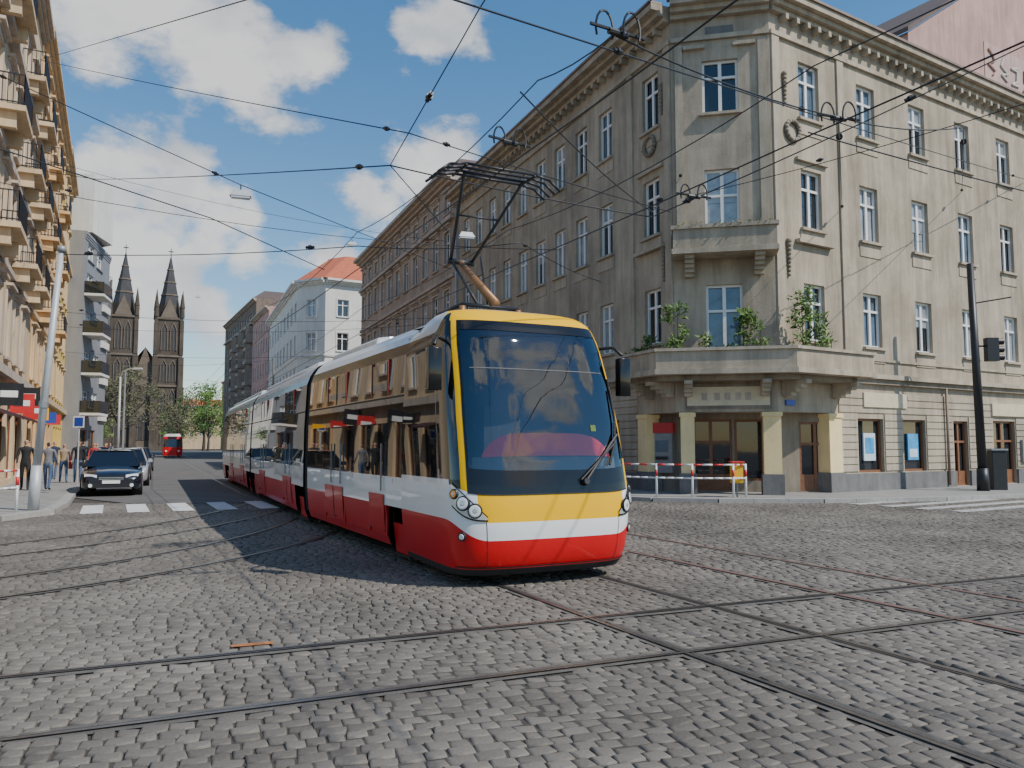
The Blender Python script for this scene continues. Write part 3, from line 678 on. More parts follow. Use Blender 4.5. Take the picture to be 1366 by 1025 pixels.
B,F,Ln=row_building('peach_apartment_building',(-22.65,37.1),(-31.0,53.8),False,22.0,14,'stucco_peach','stucco_cream',[(4.9,2.3),(8.7,2.3),(12.4,2.2),(16.1,2.0),(19.1,1.4)],2.6,1.2,1.6,gf=(2.0,2.6,.7),hood='stucco_cream',surround='stucco_cream',bands=((4.1,.3,.3),(7.9,.2,.15),(11.6,.2,.15),(15.4,.25,.3)),proj=.5,done=False)
balconies(B,F,(4.2,13),(8.6,12.3,16.0),slab='stucco_peach',d=.85)
for t,m in((2,'paint_yellow'),(8,'paint_blue'),(12,'paint_red')): B.g('shop_signs').box(F,t-.05,t+.05,.1,.8,2.9,3.5,m)
B.done()
row_building('yellow_apartment_building',(-31.05,53.9),(-36.4,64.5),False,22.5,14,'stucco_yellow','stucco_cream',[(4.9,2.3),(8.7,2.3),(12.4,2.2),(16.1,2.0),(19.4,1.6)],2.6,1.2,1.6,gf=(2.0,2.6,.7),hood='stucco_cream',surround='stucco_cream',bands=((4.1,.3,.3),(15.4,.25,.3)),proj=.5)
B,F,Ln=row_building('modern_grey_building',(-35.2,64.6),(-37.9,74),False,19.3,14,'panel_grey','panel_grey',[(4.6,1.6),(7.9,1.6),(11.2,1.6),(14.5,1.6),(17.2,1.4)],3.2,2.2,2.3,gf=(2.4,2.6,.7),proj=.15,roofh=.3,done=False)
for z in(4.3,7.6,10.9,14.2):
    B.g('balconies').box(F,.3,3.6,.02,1.5,z-.2,z,'stucco_white'); B.g('balconies').box(F,.3,3.6,1.42,1.5,z+.002,z+1.0,'glass_dark'); B.g('balconies').box(F,.3,.38,.02,1.418,z+.002,z+1.0,'glass_dark')
    B.g('balconies').box(F,7.0,9.6,.02,.25,z-.45,z+.15,'stucco_white')
B.g('penthouse').prism([F.P(1.5,.2,0)[:2],F.P(6,.9,0)[:2],F.P(12,-5,0)[:2],F.P(2,-10,0)[:2]],19.6,24.6,'stucco_white'); B.done()
row_building('cream_corner_building',(-38.3,74.1),(-62.5,121),False,17.5,14,'stucco_white','stucco_white',[(4.6,1.9),(8,1.9),(11.4,1.9),(14.4,1.6)],2.9,1.3,1.7,gf=(1.8,2.4,.9),proj=.6,bands=((4,.25,.2),),detail=False)

# ------------------------------------------------------------------ church
Ch=Obj('church',(-108,238,0)); CF=Fr((-118.0,231.4),(.9,.42))
TW=7.2; SP=12.5
Wl=Ch.g('walls'); Rf=Ch.g('spires'); Op=Ch.g('windows'); Tr=Ch.g('buttresses')
def lancet(t,n,z,w,h,m='slate'):
    pts=[CF.P(t-w/2,n,z),CF.P(t+w/2,n,z),CF.P(t+w/2,n,z+h*.75),CF.P(t+w*.3,n,z+h*.9),CF.P(t,n,z+h),CF.P(t-w*.3,n,z+h*.9),CF.P(t-w/2,n,z+h*.75)]
    Op.poly(pts,m)
    G_=Ch.g('tracery')
    o2_=[CF.P(t-w/2-.2,n+.1,z),CF.P(t-w/2-.2,n+.1,z+h*.78),CF.P(t,n+.1,z+h+.35),CF.P(t+w/2+.2,n+.1,z+h*.78),CF.P(t+w/2+.2,n+.1,z)]
    G_.path(o2_,.17,'church_stone_light',5); G_.cyl(CF.P(t,n+.05,z),CF.P(t,n+.05,z+h*.9),.1,.1,'church_stone_light',5)
for k in(0,1):
    t0=k*SP; c=t0+TW/2
    Wl.box(CF,t0,t0+TW,-TW,0,0,40,'church_stone')
    for z in(10,19,28,39.3): Ch.g('string_courses').box(CF,t0-.35,t0+TW+.35,-TW-.35,.35,z,z+.6,'church_stone_light')
    for q in(t0,t0+TW):
        for nn in(0,-TW):
            for z0,z1,r in((0,18.9,.95),(18.9,28,.75),(28.6,39.2,.55)): Tr.box(CF,q-r,q+r,nn-r,nn+r,z0,z1,'church_stone')
            b=CF.P(q,nn,40.0); Rf.cyl(b,(b[0],b[1],43),.75,.65,'church_stone',8); Rf.cyl((b[0],b[1],43),(b[0],b[1],48.5),.8,.05,'church_stone',8)
    for z,h in((2,6),(11.5,6.5),(20.5,6.3),(30,8)):
        if z>10:
            for dt in(-1.25,1.25): lancet(c+dt,.04,z,1.3,h)
        else: lancet(c,.04,z,2.6,h)
    for z,h in((20.5,6.3),(30,8)):
        for dn in(-2.3,-4.9):
            Op.poly([CF.P(t0+TW+.04,dn-.65,z),CF.P(t0+TW+.04,dn+.65,z),CF.P(t0+TW+.04,dn+.65,z+h*.8),CF.P(t0+TW+.04,dn,z+h),CF.P(t0+TW+.04,dn-.65,z+h*.8)],'slate')
    Wl.poly([CF.P(c-2.4,.1,40),CF.P(c+2.4,.1,40),CF.P(c,.1,46)],'church_stone_light')
    Wl.poly([CF.P(t0+TW+.1,-TW/2-2.4,40),CF.P(t0+TW+.1,-TW/2+2.4,40),CF.P(t0+TW+.1,-TW/2,46)],'church_stone_light')
    b=CF.P(c,-TW/2,40); Rf.cyl(b,(b[0],b[1],44.0),3.5,3.1,'church_stone',8); Rf.cyl((b[0],b[1],44.0),(b[0],b[1],59.5),3.1,.12,'slate',8); Rf.cyl((b[0],b[1],59),(b[0],b[1],62),.12,.1,'slate',6)
    Rf.box(CF,c-.7,c+.7,-TW/2-.12,-TW/2+.12,60.8,61.1,'slate'); 
    for z in(47,51,55): Rf.cyl((b[0],b[1],z),(b[0],b[1],z+.4),3.3-(z-44)*.195,3.25-(z-44)*.2,'church_stone_light',8)
Wl.box(CF,TW,SP,-3,-.6,0,22,'church_stone_light'); Wl.box(CF,-1,SP+TW+1,-45,-7.3,0,17,'church_stone')
Wl.poly([CF.P(TW-.2,-.7,22),CF.P(SP+.2,-.7,22),CF.P(TW+(SP-TW)/2,-.7,31)],'church_stone_light')
Wl.poly([CF.P(TW-1,-.55,21),CF.P(SP+1,-.55,21),CF.P(SP+1,-.55,22),CF.P(TW-1,-.55,22)],'church_stone')
for s in(0,1):
    x0=-1 if s==0 else SP+TW+1; Ch.g('nave_roof').poly([CF.P(x0,-7.3,17),CF.P(x0,-45,17),CF.P(9.85,-45,31),CF.P(9.85,-3,31)],'slate')
ro=[CF.P(9.85+2*math.cos(a),-.5,17+2*math.sin(a)) for a in np.linspace(0,2*math.pi,20,endpoint=False)]; Op.poly(ro,'slate'); Ch.g('tracery').path(ro+[ro[0]],.2,'church_stone',6)
for a in np.linspace(0,math.pi,6,endpoint=False): Ch.g('tracery').cyl(CF.P(9.85+2*math.cos(a),-.42,17+2*math.sin(a)),CF.P(9.85-2*math.cos(a),-.42,17-2*math.sin(a)),.1,.1,'church_stone_light',5)
lancet(9.85,-.5,3,2.6,8); Ch.done()

# ------------------------------------------------------------------ trees
def tree(name,loc,h,r,nl,leafm,ls,seed=1,base=.35):
    random.seed(seed); B=Obj(name,loc); x,y,_=loc; T_=B.g('trunk'); Lf=B.g('crown')
    T_.cyl((x,y,0),(x+.1,y,h*base),h*.028,h*.02,'bark',8); T_.cyl((x+.1,y,h*base),(x,y,h*.8),h*.02,h*.006,'bark',6)
    cl=[]
    for i in range(16):
        a=rnd(0,6.28); rr=r*rnd(.35,1); z=h*rnd(base+.1,.95); f=1-abs((z/h-.6)/.45)**2*.6
        e=(x+rr*f*math.cos(a),y+rr*f*math.sin(a),z); s=(x,y,h*rnd(base*.9,.6)); T_.cyl(s,e,h*.009,h*.003,'bark',5); cl.append(e)
        m2=Vector(s).lerp(Vector(e),.6); e2=m2+Vector((rnd(-1,1),rnd(-1,1),rnd(0,1)))*r*.4; T_.cyl(m2,e2,h*.004,h*.002,'bark',4); cl.append(e2)
    for c in cl:
        rr=r*rnd(.22,.42); leaves(Lf,c,(rr,rr,rr*.75),int(nl/len(cl)),ls,(leafm[random.random()>.5],))
    B.done()
tree('tree',(-91,185,0),20,8.5,3500,('leaf_grey','leaf_grey2'),.55,3,.2)
tree('tree',(-82,196,0),15,6,2000,('leaf_grey','leaf_grey2'),.5,4,.25)
tree('tree',(-104,190,0),14,6,1800,('leaf_grey','leaf_a'),.5,6,.25)
tree('tree',(-83,215,0),18,7,2600,('leaf_a','leaf_b'),.6,5,.2)
tree('tree',(-78,205,0),14,5.5,1800,('leaf_a','leaf_b'),.55,9,.2)
tree('tree',(-94,225,0),12,6,1500,('leaf_a','leaf_b'),.55,11,.2)
tree('tree',(-40.2,76,0),5.5,1.8,600,('leaf_a','leaf_b'),.25,12,.35)
random.seed(21)
row_building('distant_building',(-74,235),(-104,285),True,24,20,'stucco_yellow','stucco_cream',[(5,2),(9,2),(13,2),(17,2)],3.2,1.4,2,detail=False)
row_building('distant_building',(-165,300),(-60,330),False,17,15,'stucco_cream','stucco_white',[(5,2),(9,2),(13,2)],3.6,1.4,2,detail=False,roofm='roof_red')

# ------------------------------------------------------------------ tram
P0=(.56,9.72); trot=math.atan2(.449,.894)
TZ=.02
Tm=Obj('articulated_tram',(P0[0],P0[1],TZ),trot,local=True)
zk=[.14,.35,.8,1.2,2.0,2.95,3.12,3.25,3.36,3.44,3.49,3.51]; wk=[1.12,1.19,1.235,1.24,1.235,1.19,1.13,1.05,.94,.78,.5,.03]
wn=[1.17,1.22,1.26,1.27,1.25,1.19,1.165,1.135,1.08,.97,.72,.03]
def Wz(z): return float(np.interp(z,zk,wk))
def Wn(z): return float(np.interp(z,zk,wn))
yk=[.14,.24,.45,.7,.95,1.2,1.5,1.9,2.4,2.8,3.1,3.25,3.36,3.43,3.48,3.51]; yv=[.16,.07,.02,0,.01,.05,.11,.21,.35,.49,.61,.69,.78,.90,1.10,1.55]
def Yz(z): return float(np.interp(z,yk,yv))
def surf(th,z,off=0):
    n_=3.7
    def raw(th,z):
        s=math.sin(th);c=math.cos(th)
        return Vector((Wn(z)*math.copysign(abs(s)**(2/n_),s), Yz(z)+.66*(1-abs(c)**(2/n_)), z))
    p=raw(th,z)
    if off:
        a=raw(min(th+.03,1.57),z)-raw(max(th-.03,-1.57),z); b=raw(th,z+.03)-raw(th,z-.03); nn=a.cross(b).normalized()
        p=p+nn*off
    return p
def sst(a,b,x): x=min(1,max(0,(x-a)/(b-a))); return x*x*(3-2*x)
def bounds(s):
    k=sst(.35,1,s); k2=sst(.72,1,s)
    return [.14,.22,.56+.24*k,.77+.43*k,1.09+.135*k,1.26+.01*k,3.26-.31*k2,3.385-.265*k2,3.45-.12*k2,3.51]
rows_n=[1,3,3,3,2,22,2,2,3]
ths=[math.radians(a) for a in list(np.linspace(-90,-62,10))+list(np.linspace(-60,-52,4))+list(np.linspace(-50,50,37))+list(np.linspace(52,60,4))+list(np.linspace(62,90,10))]
band=[]; G_=[]
for bi,nr_ in enumerate(rows_n):
    for j in range(nr_): band.append((bi,j/nr_))
band.append((8,1.0))
for bi,f in band:
    row=[]
    for t_ in [None]+ths+[None]:
        tt=ths[0] if (t_ is None and not row) else (ths[-1] if t_ is None else t_)
        b_=bounds(abs(tt)/(math.pi/2)); z=b_[bi]+(b_[bi+1]-b_[bi])*f
        p=surf(tt,z)
        if t_ is None: p=Vector((math.copysign(Wz(z),tt),2.2,z))
        row.append(p)
    G_.append(row)
nth=len(ths)
def fm(a,b):
    bi=band[a][0]
    if b==0 or b==nth: s=1.0
    else: s=abs(ths[b-1]+ths[b])/math.pi
    side=s>.672
    if bi==0: return 'under_dark'
    if bi==1: return 'tram_red'
    if bi==2: return 'tram_white'
    if bi==3: return 'tram_yellow' if s<.47 else 'tram_white'
    if bi==4: return 'tram_yellow' if .575<s<.672 else ('tram_white' if s>.85 else 'tram_black')
    if bi==5: return 'windscreen' if s<.575 else ('tram_yellow' if not side else 'tram_glass')
    if bi==6: return 'tram_yellow' if s<.68 else 'tram_black'
    if bi==7: return 'tram_yellow' if s<.8 else 'tram_grey'
    return 'tram_grey'
Tm.g('cab_shell').grid(G_,fm)
Fn=Tm.g('cab_details')
def patch(G2,t0,t1,zf0,zf1,off,m,nt_=12,nz_=3):
    g2=[]
    for j in range(nz_+1):
        row=[]
        for i in range(nt_+1):
            t_=math.radians(t0+(t1-t0)*i/nt_); za=zf0(i/nt_);zb=zf1(i/nt_); row.append(surf(t_,za+(zb-za)*j/nz_,off))
        g2.append(row)
    G2.grid(g2,lambda a,b:m)
for sg_ in(-1,1):
    patch(Fn,sg_*49,sg_*51.8,lambda f:1.27,lambda f:3.26,.004,'tram_black',2,18)
patch(Fn,-49,49,lambda f:3.13,lambda f:3.26,.005,'tram_black',30,2)
patch(Fn,-51,51,lambda f:1.09+.03*abs(2*f-1)**3,lambda f:1.37+.04*abs(2*f-1)**2,.006,'tram_black',30,3)
patch(Fn,-40,40,lambda f:2.62,lambda f:2.633,.006,'dash_grey',24,1)
for sg_ in(-1,1):
    lo=lambda f:.80+.17*f-.05*math.sin(f*3.14); up=lambda f:.83+.10*math.sin(min(1,f*1.3)*1.57)+.30*f
    patch(Fn,sg_*34,sg_*73,lo,up,.014,'tram_silver',18,5)
    patch(Fn,sg_*33,sg_*74,lambda f:lo(f)-.014,lambda f:lo(f)+.004,.016,'tram_black',16,1)
    patch(Fn,sg_*33,sg_*74,lambda f:up(f)-.004,lambda f:up(f)+.014,.016,'tram_black',16,1)
    for deg,z_,r_,m_ in((45,.91,.07,'lens'),(58,.995,.07,'lens'),(69,1.10,.045,'orange_lens')):
        a=surf(math.radians(sg_*deg),z_,.012); b=surf(math.radians(sg_*deg),z_,.035); c=surf(math.radians(sg_*deg),z_,.04)
        Fn.cyl(a,b,r_+.02,r_+.012,'iron_black',16); Fn.cyl(b,c,r_,r_*.8,m_,16); Fn.cyl(c,c+(c-b)*.6,r_*.45,r_*.3,'tram_silver',12)
    a=surf(math.radians(sg_*62),.61,.0); b=surf(math.radians(sg_*62),.61,.02); Fn.cyl(a,b,.055,.05,'iron_black',14); Fn.cyl(b,b+(b-a)*.4,.035,.03,'lens',12)
    patch(Fn,sg_*34,sg_*34.6,lambda f:.24,lambda f:.80,.003,'rubber',1,6)
patch(Fn,-75,75,lambda f:.235,lambda f:.25,.004,'rubber',30,1)
patch(Fn,-52,52,lambda f:1.082+.03*abs(2*f-1)**3,lambda f:1.096+.03*abs(2*f-1)**3,.008,'rubber',30,1)
def sp(deg,z,off): return surf(math.radians(deg),z,off)
pv=sp(8,1.25,.04); el_=sp(40,1.80,.06)
Fn.path([pv,el_],.017,'iron_black',6); Fn.path([sp(5,1.24,.05),sp(36,1.70,.06)],.011,'iron_black',6)
Fn.path([sp(26,1.42,.03),sp(36,1.68,.03),sp(44,1.98,.03),sp(48,2.4,.03)],.017,'rubber',6)
Fn.cyl(sp(7,1.22,.01),sp(7,1.22,.07),.05,.04,'iron_black',10)
Fn.path([sp(49.5,1.5,.02),sp(49.5,2.55,.02)],.01,'iron_black',5)
Fn.poly([sp(15,1.85,.007),sp(19,1.85,.007),sp(19,1.93,.007),sp(15,1.93,.007)],'leaf_b')
Mr=Tm.g('mirrors')
for sg_ in(-1,1):
    Mr.path([(sg_*1.1,.95,3.0),(sg_*1.30,.72,3.02),(sg_*1.38,.62,2.9)],.025,'iron_black',6)
    Mr.box(XY,min(sg_*1.30,sg_*1.47),max(sg_*1.30,sg_*1.47),.55,.68,2.34,2.86,'tram_black'); Mr.box(XY,min(sg_*1.32,sg_*1.45),max(sg_*1.32,sg_*1.45),.68,.70,2.38,2.82,'lens')
In=Tm.g('cab_interior')
In.box(XY,-1.15,1.15,1.0,2.3,.6,.95,'under_dark'); In.poly([(-1.15,2.35,.9),(1.15,2.35,.9),(1.1,2.35,3.2),(-1.1,2.35,3.2)],'cab_dark')
In.poly([(-1.1,2.2,3.3),(1.1,2.2,3.3),(1.0,1.0,3.28),(-1.0,1.0,3.28)],'cab_dark')
In.poly([(-1.1,.35,1.30),(1.1,.35,1.30),(1.1,1.1,1.42),(-1.1,1.1,1.42)],'dash_grey')
patch(Tm.g('dash_and_reflection'),-34,34,lambda f:1.56-.02*abs(2*f-1)**2,lambda f:1.58+.26*(1-abs(2*f-1)**2.6),-.06,'reflect_red',24,4)  # red arc added inside the glass, imitates a reflection in the windscreen
patch(Tm.g('dash_and_reflection'),-45,45,lambda f:1.36,lambda f:1.55,-.08,'dash_grey',24,2)
In.box(XY,-.28,.28,1.55,1.65,1.2,2.2,'rubber'); In.box(XY,-.28,.28,1.15,1.6,1.1,1.22,'rubber'); In.box(XY,-.16,.16,1.56,1.64,2.2,2.45,'rubber')
secs=[(Matrix.Identity(4),2.2,8.15)]
M2=Matrix.Translation((0,8.5,0))@Matrix.Rotation(math.radians(-2.6),4,'Z'); secs.append((M2,.0,10.0))
M3=M2@Matrix.Translation((0,10.35,0)); secs.append((M3,0,11.5))
prof=[(.22,'tram_red'),(.35,'tram_red'),(.8,'tram_white'),(1.22,'tram_glass'),(1.6,'tram_glass'),(2.0,'tram_glass'),(2.5,'tram_glass'),(2.95,'tram_black'),(3.12,'tram_grey'),(3.25,'tram_grey'),(3.36,'tram_grey'),(3.44,'tram_grey'),(3.49,'tram_grey'),(3.51,None)]
class TF:
    def __init__(s,M,sg): s.M=M;s.sg=sg
    def P(s,t,n,z): return s.M@Vector((s.sg*(Wz(z)+n),t,z))
bog=[[(.9,2.9)],[(-.3,1.1),(9.0,10.4)],[(-.3,1.1),(8.2,10.2)]]
doors=[[(2.95,3.75),(5.3,6.6)],[(1.6,2.9),(6.4,7.7)],[(2.0,3.3),(6.2,7.5)]]
for si,(Mx,y0,y1) in enumerate(secs):
    Bd=Tm.g('body_shell')
    for sg_ in(-1,1):
        F=TF(Mx,sg_)
        holes=[h for h in bog[si]]
        for (za,m_),(zb,_) in zip(prof[:-1],prof[1:]):
            segs=seg_minus(y0,y1,holes) if zb<=.8 and za<.8 else [(y0,y1)]
            for a,b in segs: Bd.poly([F.P(a,0,za),F.P(b,0,za),F.P(b,0,zb),F.P(a,0,zb)],m_)
        for a,b in holes:
            a2=max(a,y0); b2=min(b,y1)
            if b2-a2<.3: continue
            Bd.poly([F.P(a2,-.02,.8),F.P(b2,-.02,.8),F.P(b2,-.35,.8),F.P(a2,-.35,.8)],'under_dark')
            Bd.poly([F.P(a2,-.35,.1),F.P(b2,-.35,.1),F.P(b2,-.35,.8),F.P(a2,-.35,.8)],'under_dark')
            Cv=Tm.g('bogie_covers'); c_=(a2+b2)/2; hw=(b2-a2)/2
            Cv.hexa([F.P(c_-hw*.85,-.14,.13),F.P(c_+hw*.85,-.14,.13),F.P(c_+hw*.85,-.04,.13),F.P(c_-hw*.85,-.04,.13),F.P(c_-hw*.7,-.14,.56),F.P(c_+hw*.7,-.14,.56),F.P(c_+hw*.7,-.06,.56),F.P(c_-hw*.7,-.06,.56)],'tram_red')
            Cv.box(F,c_-hw*.95,c_+hw*.95,-.2,-.02,.1,.125,'under_dark')
            for wy in(c_-hw*.5,c_+hw*.5):
                p=Mx@Vector((sg_*.72,wy,.31)); q=Mx@Vector((sg_*.84,wy,.31)); Tm.g('wheels').cyl(p,q,.31,.31,'rail_steel',20)
        Dt=Tm.g('body_details'); y=y0+1.5
        while y<y1-.5:
            if not any(a-.1<y<b+.1 for a,b in doors[si]): Dt.box(F,y-.02,y+.02,-.005,.006,1.24,2.93,'rubber')
            y+=1.55
        for z0,z1 in((2.36,2.385),): Dt.box(F,y0,y1,-.004,.006,z0,z1,'rubber')
        for a,b in doors[si]:
            mid=(a+b)/2; lv=[(a,b)] if b-a<1 else [(a,mid),(mid,b)]
            for u0,u1 in lv:
                Dt.box(F,u0+.03,u1-.03,.004,.018,.42,2.9,'tram_glass'); Dt.box(F,u0+.03,u1-.03,.0185,.022,.42,.95,'tram_red')
                for uu in(u0,u1-.035): Dt.box(F,uu,uu+.035,.004,.024,.4,2.92,'rubber')
                Dt.box(F,u0+.1,u0+.125,.02,.04,1.0,1.7,'steel_grey')
            Dt.box(F,a-.05,a-.005,.003,.026,.35,2.95,'tram_red'); Dt.box(F,b+.005,b+.05,.003,.026,.35,2.95,'tram_red')
        for y in np.arange(y0+.4,y1-.4,2.1):
            if not any(a-.3<y<b+.3 for a,b in doors[si]): Dt.box(F,y,y+.008,.0005,.003,.36,1.2,'rubber')
        a,b=(y0+.6,y1-.3) if si else (4.6,y1-.3)
        Rf_=Tm.g('roof_equipment')
        Rf_.hexa([F.P(a,-.42,3.30),F.P(b,-.42,3.30),F.P(b,-.10,3.30),F.P(a,-.10,3.30),Mx@Vector((sg_*.6,a+.2,3.56)),Mx@Vector((sg_*.6,b-.1,3.56)),Mx@Vector((sg_*.82,b-.1,3.52)),Mx@Vector((sg_*.82,a+.2,3.52))],'tram_grey')
    for yy in(y0,y1):
        if si==0 and yy==y0: continue
        pts=[Mx@Vector((Wz(z),yy,z)) for z in zk]+[Mx@Vector((-Wz(z),yy,z)) for z in reversed(zk)]
        Bd.poly(pts,'tram_black')
    Bd.poly([Mx@Vector((x,y,.23)) for x,y in((-1.1,y0),(1.1,y0),(1.1,y1),(-1.1,y1))],'under_dark')
    for a in np.arange(y0+1.5 if si else 5.2,y1-1.6,2.6): 
        bx=[Mx@Vector((x,y,z)) for z in(3.51,3.62) for x,y in((-.5,a),(.5,a),(.5,a+1.9),(-.5,a+1.9))]; Tm.g('roof_equipment').hexa(bx,'tram_silver')
for Mx,yy,Mn in((secs[0][0],8.15,secs[1][0]),(secs[1][0],10.0,secs[2][0])):
    st=[]
    for k in range(9):
        f=k/8; sc_=.93 if k%2 else .97; row=[]
        for z,x in list(zip(zk,wk))+[(z,-x) for z,x in zip(reversed(zk),reversed(wk))]:
            zz=max(z,.35)*1.0; a=Mx@Vector((x*sc_,yy,zz-.03)); b=Mn@Vector((x*sc_,0,zz-.03)); row.append(a.lerp(b,f))
        st.append(row)
    Tm.g('bellows').grid(st,lambda a,b:'rubber')
Pg=Tm.g('pantograph'); ir='iron_black'; cxp=.06
Pg.box(XY,-.5,.6,1.95,3.1,3.53,3.6,'steel_grey')
for x in(-.4,.5):
    for y in(2.05,3.0): Pg.cyl((x,y,3.5),(x,y,3.68),.05,.05,'copper_brown',8)
Pg.path([(-.4,2.05,3.7),(.5,2.05,3.7),(.5,3.0,3.7),(-.4,3.0,3.7),(-.4,2.05,3.7)],.03,ir,6)
Pg.cyl((cxp+.05,2.0,3.74),(cxp-.02,3.2,4.6),.07,.05,'copper_brown',10); Pg.cyl((cxp-.16,2.15,3.72),(cxp-.16,3.2,4.6),.022,.022,ir,6)
Pg.cyl((cxp-.22,3.2,4.6),(cxp+.22,3.2,4.6),.05,.05,ir,8)
Pg.cyl((cxp-.18,3.2,4.6),(cxp-.48,1.95,5.62),.028,.024,ir,6); Pg.cyl((cxp+.18,3.2,4.6),(cxp+.48,1.95,5.62),.028,.024,ir,6)
Pg.cyl((cxp-.36,2.5,5.15),(cxp+.36,2.5,5.15),.015,.015,ir,6); Pg.cyl((cxp-.5,1.95,5.62),(cxp+.5,1.95,5.62),.022,.022,ir,6)
Pg.cyl((cxp+.3,3.1,4.7),(cxp+.02,2.2,3.7),.015,.015,ir,6)
for y in(1.72,1.88,2.04,2.2):
    pts=[(cxp-.98,y,5.48),(cxp-.8,y,5.62),(cxp-.55,y,5.665),(cxp+.55,y,5.665),(cxp+.8,y,5.62),(cxp+.98,y,5.48)]
    Pg.path(pts,.02,ir,6)
for x in(-.55,.55): Pg.cyl((cxp+x,1.7,5.64),(cxp+x,2.22,5.64),.022,.022,ir,6)
Tm.done(smooth=('cab_shell','mirrors','pantograph','dash_and_reflection'),bevel={'mirrors':.03,'roof_equipment':.04})
for o_ in bpy.data.objects:
    if o_.name.startswith('cab_shell') or o_.name.startswith('body_shell'):
        m_=o_.data
        bm=bmesh.new(); bm.from_mesh(m_); bmesh.ops.remove_doubles(bm,verts=bm.verts,dist=.0008); bm.to_mesh(m_); bm.free()

# ------------------------------------------------------------------ cars
def car(name,loc,rot,paint,kind='sedan'):
    B=Obj(name,loc,rot,local=True); Bd=B.g('body'); Gl=B.g('glasshouse'); D=B.g('details')
    if kind=='sedan': L_,H=4.7,1.46; st=[(0,.66,.32,.56,.60),(.06,.80,.24,.64,.68),(.3,.88,.2,.74,.78),(.9,.91,.2,.82,.88),(1.4,.915,.2,.90,.97),(2.6,.915,.2,.94,1.0),(3.8,.915,.2,.97,1.03),(4.45,.89,.22,.97,1.05),(4.66,.82,.3,.9,.98),(4.7,.72,.36,.7,.72)]; gh=((1.25,.94),(2.05,H),(3.35,H-.02),(4.15,1.0))
    elif kind=='van': L_,H=4.4,1.85; st=[(0,.66,.35,.65,.70),(.06,.80,.25,.78,.84),(.3,.88,.2,.92,.98),(.8,.9,.2,1.02,1.1),(1.2,.91,.2,1.08,1.12),(2.6,.91,.2,1.1,1.14),(4.2,.90,.22,1.1,1.14),(4.36,.86,.26,1.08,1.12),(4.4,.8,.3,1.0,1.02)]; gh=((.95,1.08),(1.6,H-.04),(4.0,H),(4.36,1.1))
    else: L_,H=4.1,1.48; st=[(0,.66,.32,.58,.62),(.06,.80,.24,.66,.72),(.3,.86,.2,.78,.83),(.8,.88,.2,.86,.93),(1.2,.885,.2,.92,.98),(2.6,.885,.2,.95,1.0),(3.8,.87,.22,.98,1.02),(4.05,.82,.28,.95,1.0),(4.1,.74,.34,.75,.8)]; gh=((1.05,.95),(1.85,H),(3.2,H-.02),(3.95,1.0))
    G2=[]
    for y,w_,zb,zs,zh in st:
        hs_=[(w_*.88,zb),(w_*.985,zb+.08),(w_,(zb+zs)/2),(w_*.985,zs-.05),(w_*.93,zs),(w_*.5,zh)]
        G2.append([(x,y,z) for x,z in hs_]+[(0,y,zh+.015)]+[(-x,y,z) for x,z in reversed(hs_)])
    Bd.grid(G2,lambda a,b:paint); Bd.poly(G2[0],paint); Bd.poly(G2[-1],paint)
    (ya,za),(yb,zb_),(yc,zc),(yd,zd)=gh
    wb=.82;wr=.62
    Gl.poly([(-wb,ya,za),(wb,ya,za),(wr,yb,zb_),(-wr,yb,zb_)],'tram_glass'); Gl.poly([(-wb,yd,zd),(wb,yd,zd),(wr,yc,zc),(-wr,yc,zc)],'tram_glass')
    for s in(-1,1):
        Gl.poly([(s*wb,ya,za),(s*wb,yd,zd),(s*wr,yc,zc),(s*wr,yb,zb_)],'tram_glass')
        for (p,q) in(((s*wb,ya,za),(s*wr,yb,zb_)),((s*wb,yd,zd),(s*wr,yc,zc)),((s*wr,yb,zb_),(s*wr,yc,zc))): D.cyl(p,q,.035,.035,paint,6)
        my=(yb+yc)/2; D.cyl((s*(wb+.01),my,za+.02),(s*(wr+.01),my,zb_-.02),.03,.025,'tram_black',5)
        D.box(XY,min(s*.86,s*1.02),max(s*.86,s*1.02),ya+.3,ya+.42,za+.0,za+.14,paint)
        for wy in(.85,L_-.95):
            D.cyl((s*.70,wy,.32),(s*.925,wy,.32),.33,.33,'tyre',20); D.cyl((s*.9,wy,.32),(s*.935,wy,.32),.2,.17,'tram_silver',12); D.cyl((s*.6,wy,.34),(s*.918,wy,.34),.385,.385,'under_dark',20)
        D.hexa([(s*.42,.0,.56),(s*.78,.08,.58),(s*.82,.4,.60),(s*.42,.3,.6),(s*.42,.03,.69),(s*.78,.12,.72),(s*.84,.42,.76),(s*.42,.3,.72)],'lens')
        D.box(XY,min(s*.5,s*.76),max(s*.5,s*.76),L_-.1,L_-.0,.72,.9,'red_lens'); D.cyl((s*.6,-.01,.36),(s*.6,.1,.36),.06,.06,'lens',10)
    ro_=[[(x,y,z+h_) for x,h_ in((-wr,0),(-wr*.7,.035),(0,.05),(wr*.7,.035),(wr,0))] for y,z in((yb-.05,zb_-.03),(yb+.2,zb_),((yb+yc)/2,max(zb_,zc)+.01),(yc,zc))]
    B.g('roof').grid(ro_,lambda a,b:paint)
    D.box(XY,-.38,.38,-.015,.06,.48,.66,'iron_black'); D.box(XY,-.36,.36,-.022,-.014,.55,.565,'tram_silver'); D.box(XY,-.36,.36,-.022,-.014,.6,.615,'tram_silver'); D.box(XY,-.6,.6,-.005,.08,.28,.4,'iron_black')
    D.box(XY,-.26,.26,-.03,-.02,.42,.52,'paint_white'); D.box(XY,-.27,.27,L_-.005,L_+.012,.62,.72,'paint_white')
    B.done(smooth=('body','roof'),bevel={})
zr=.032
st_a=math.atan2(.42,.907)
car('parked_car',(-12.95,25.9,zr),st_a,'car_navy')
car('parked_car',(-15.4,31.8,zr),st_a,'car_silver','hatch')
car('parked_car',(-17.8,37.3,zr),st_a,'car_dark','hatch')
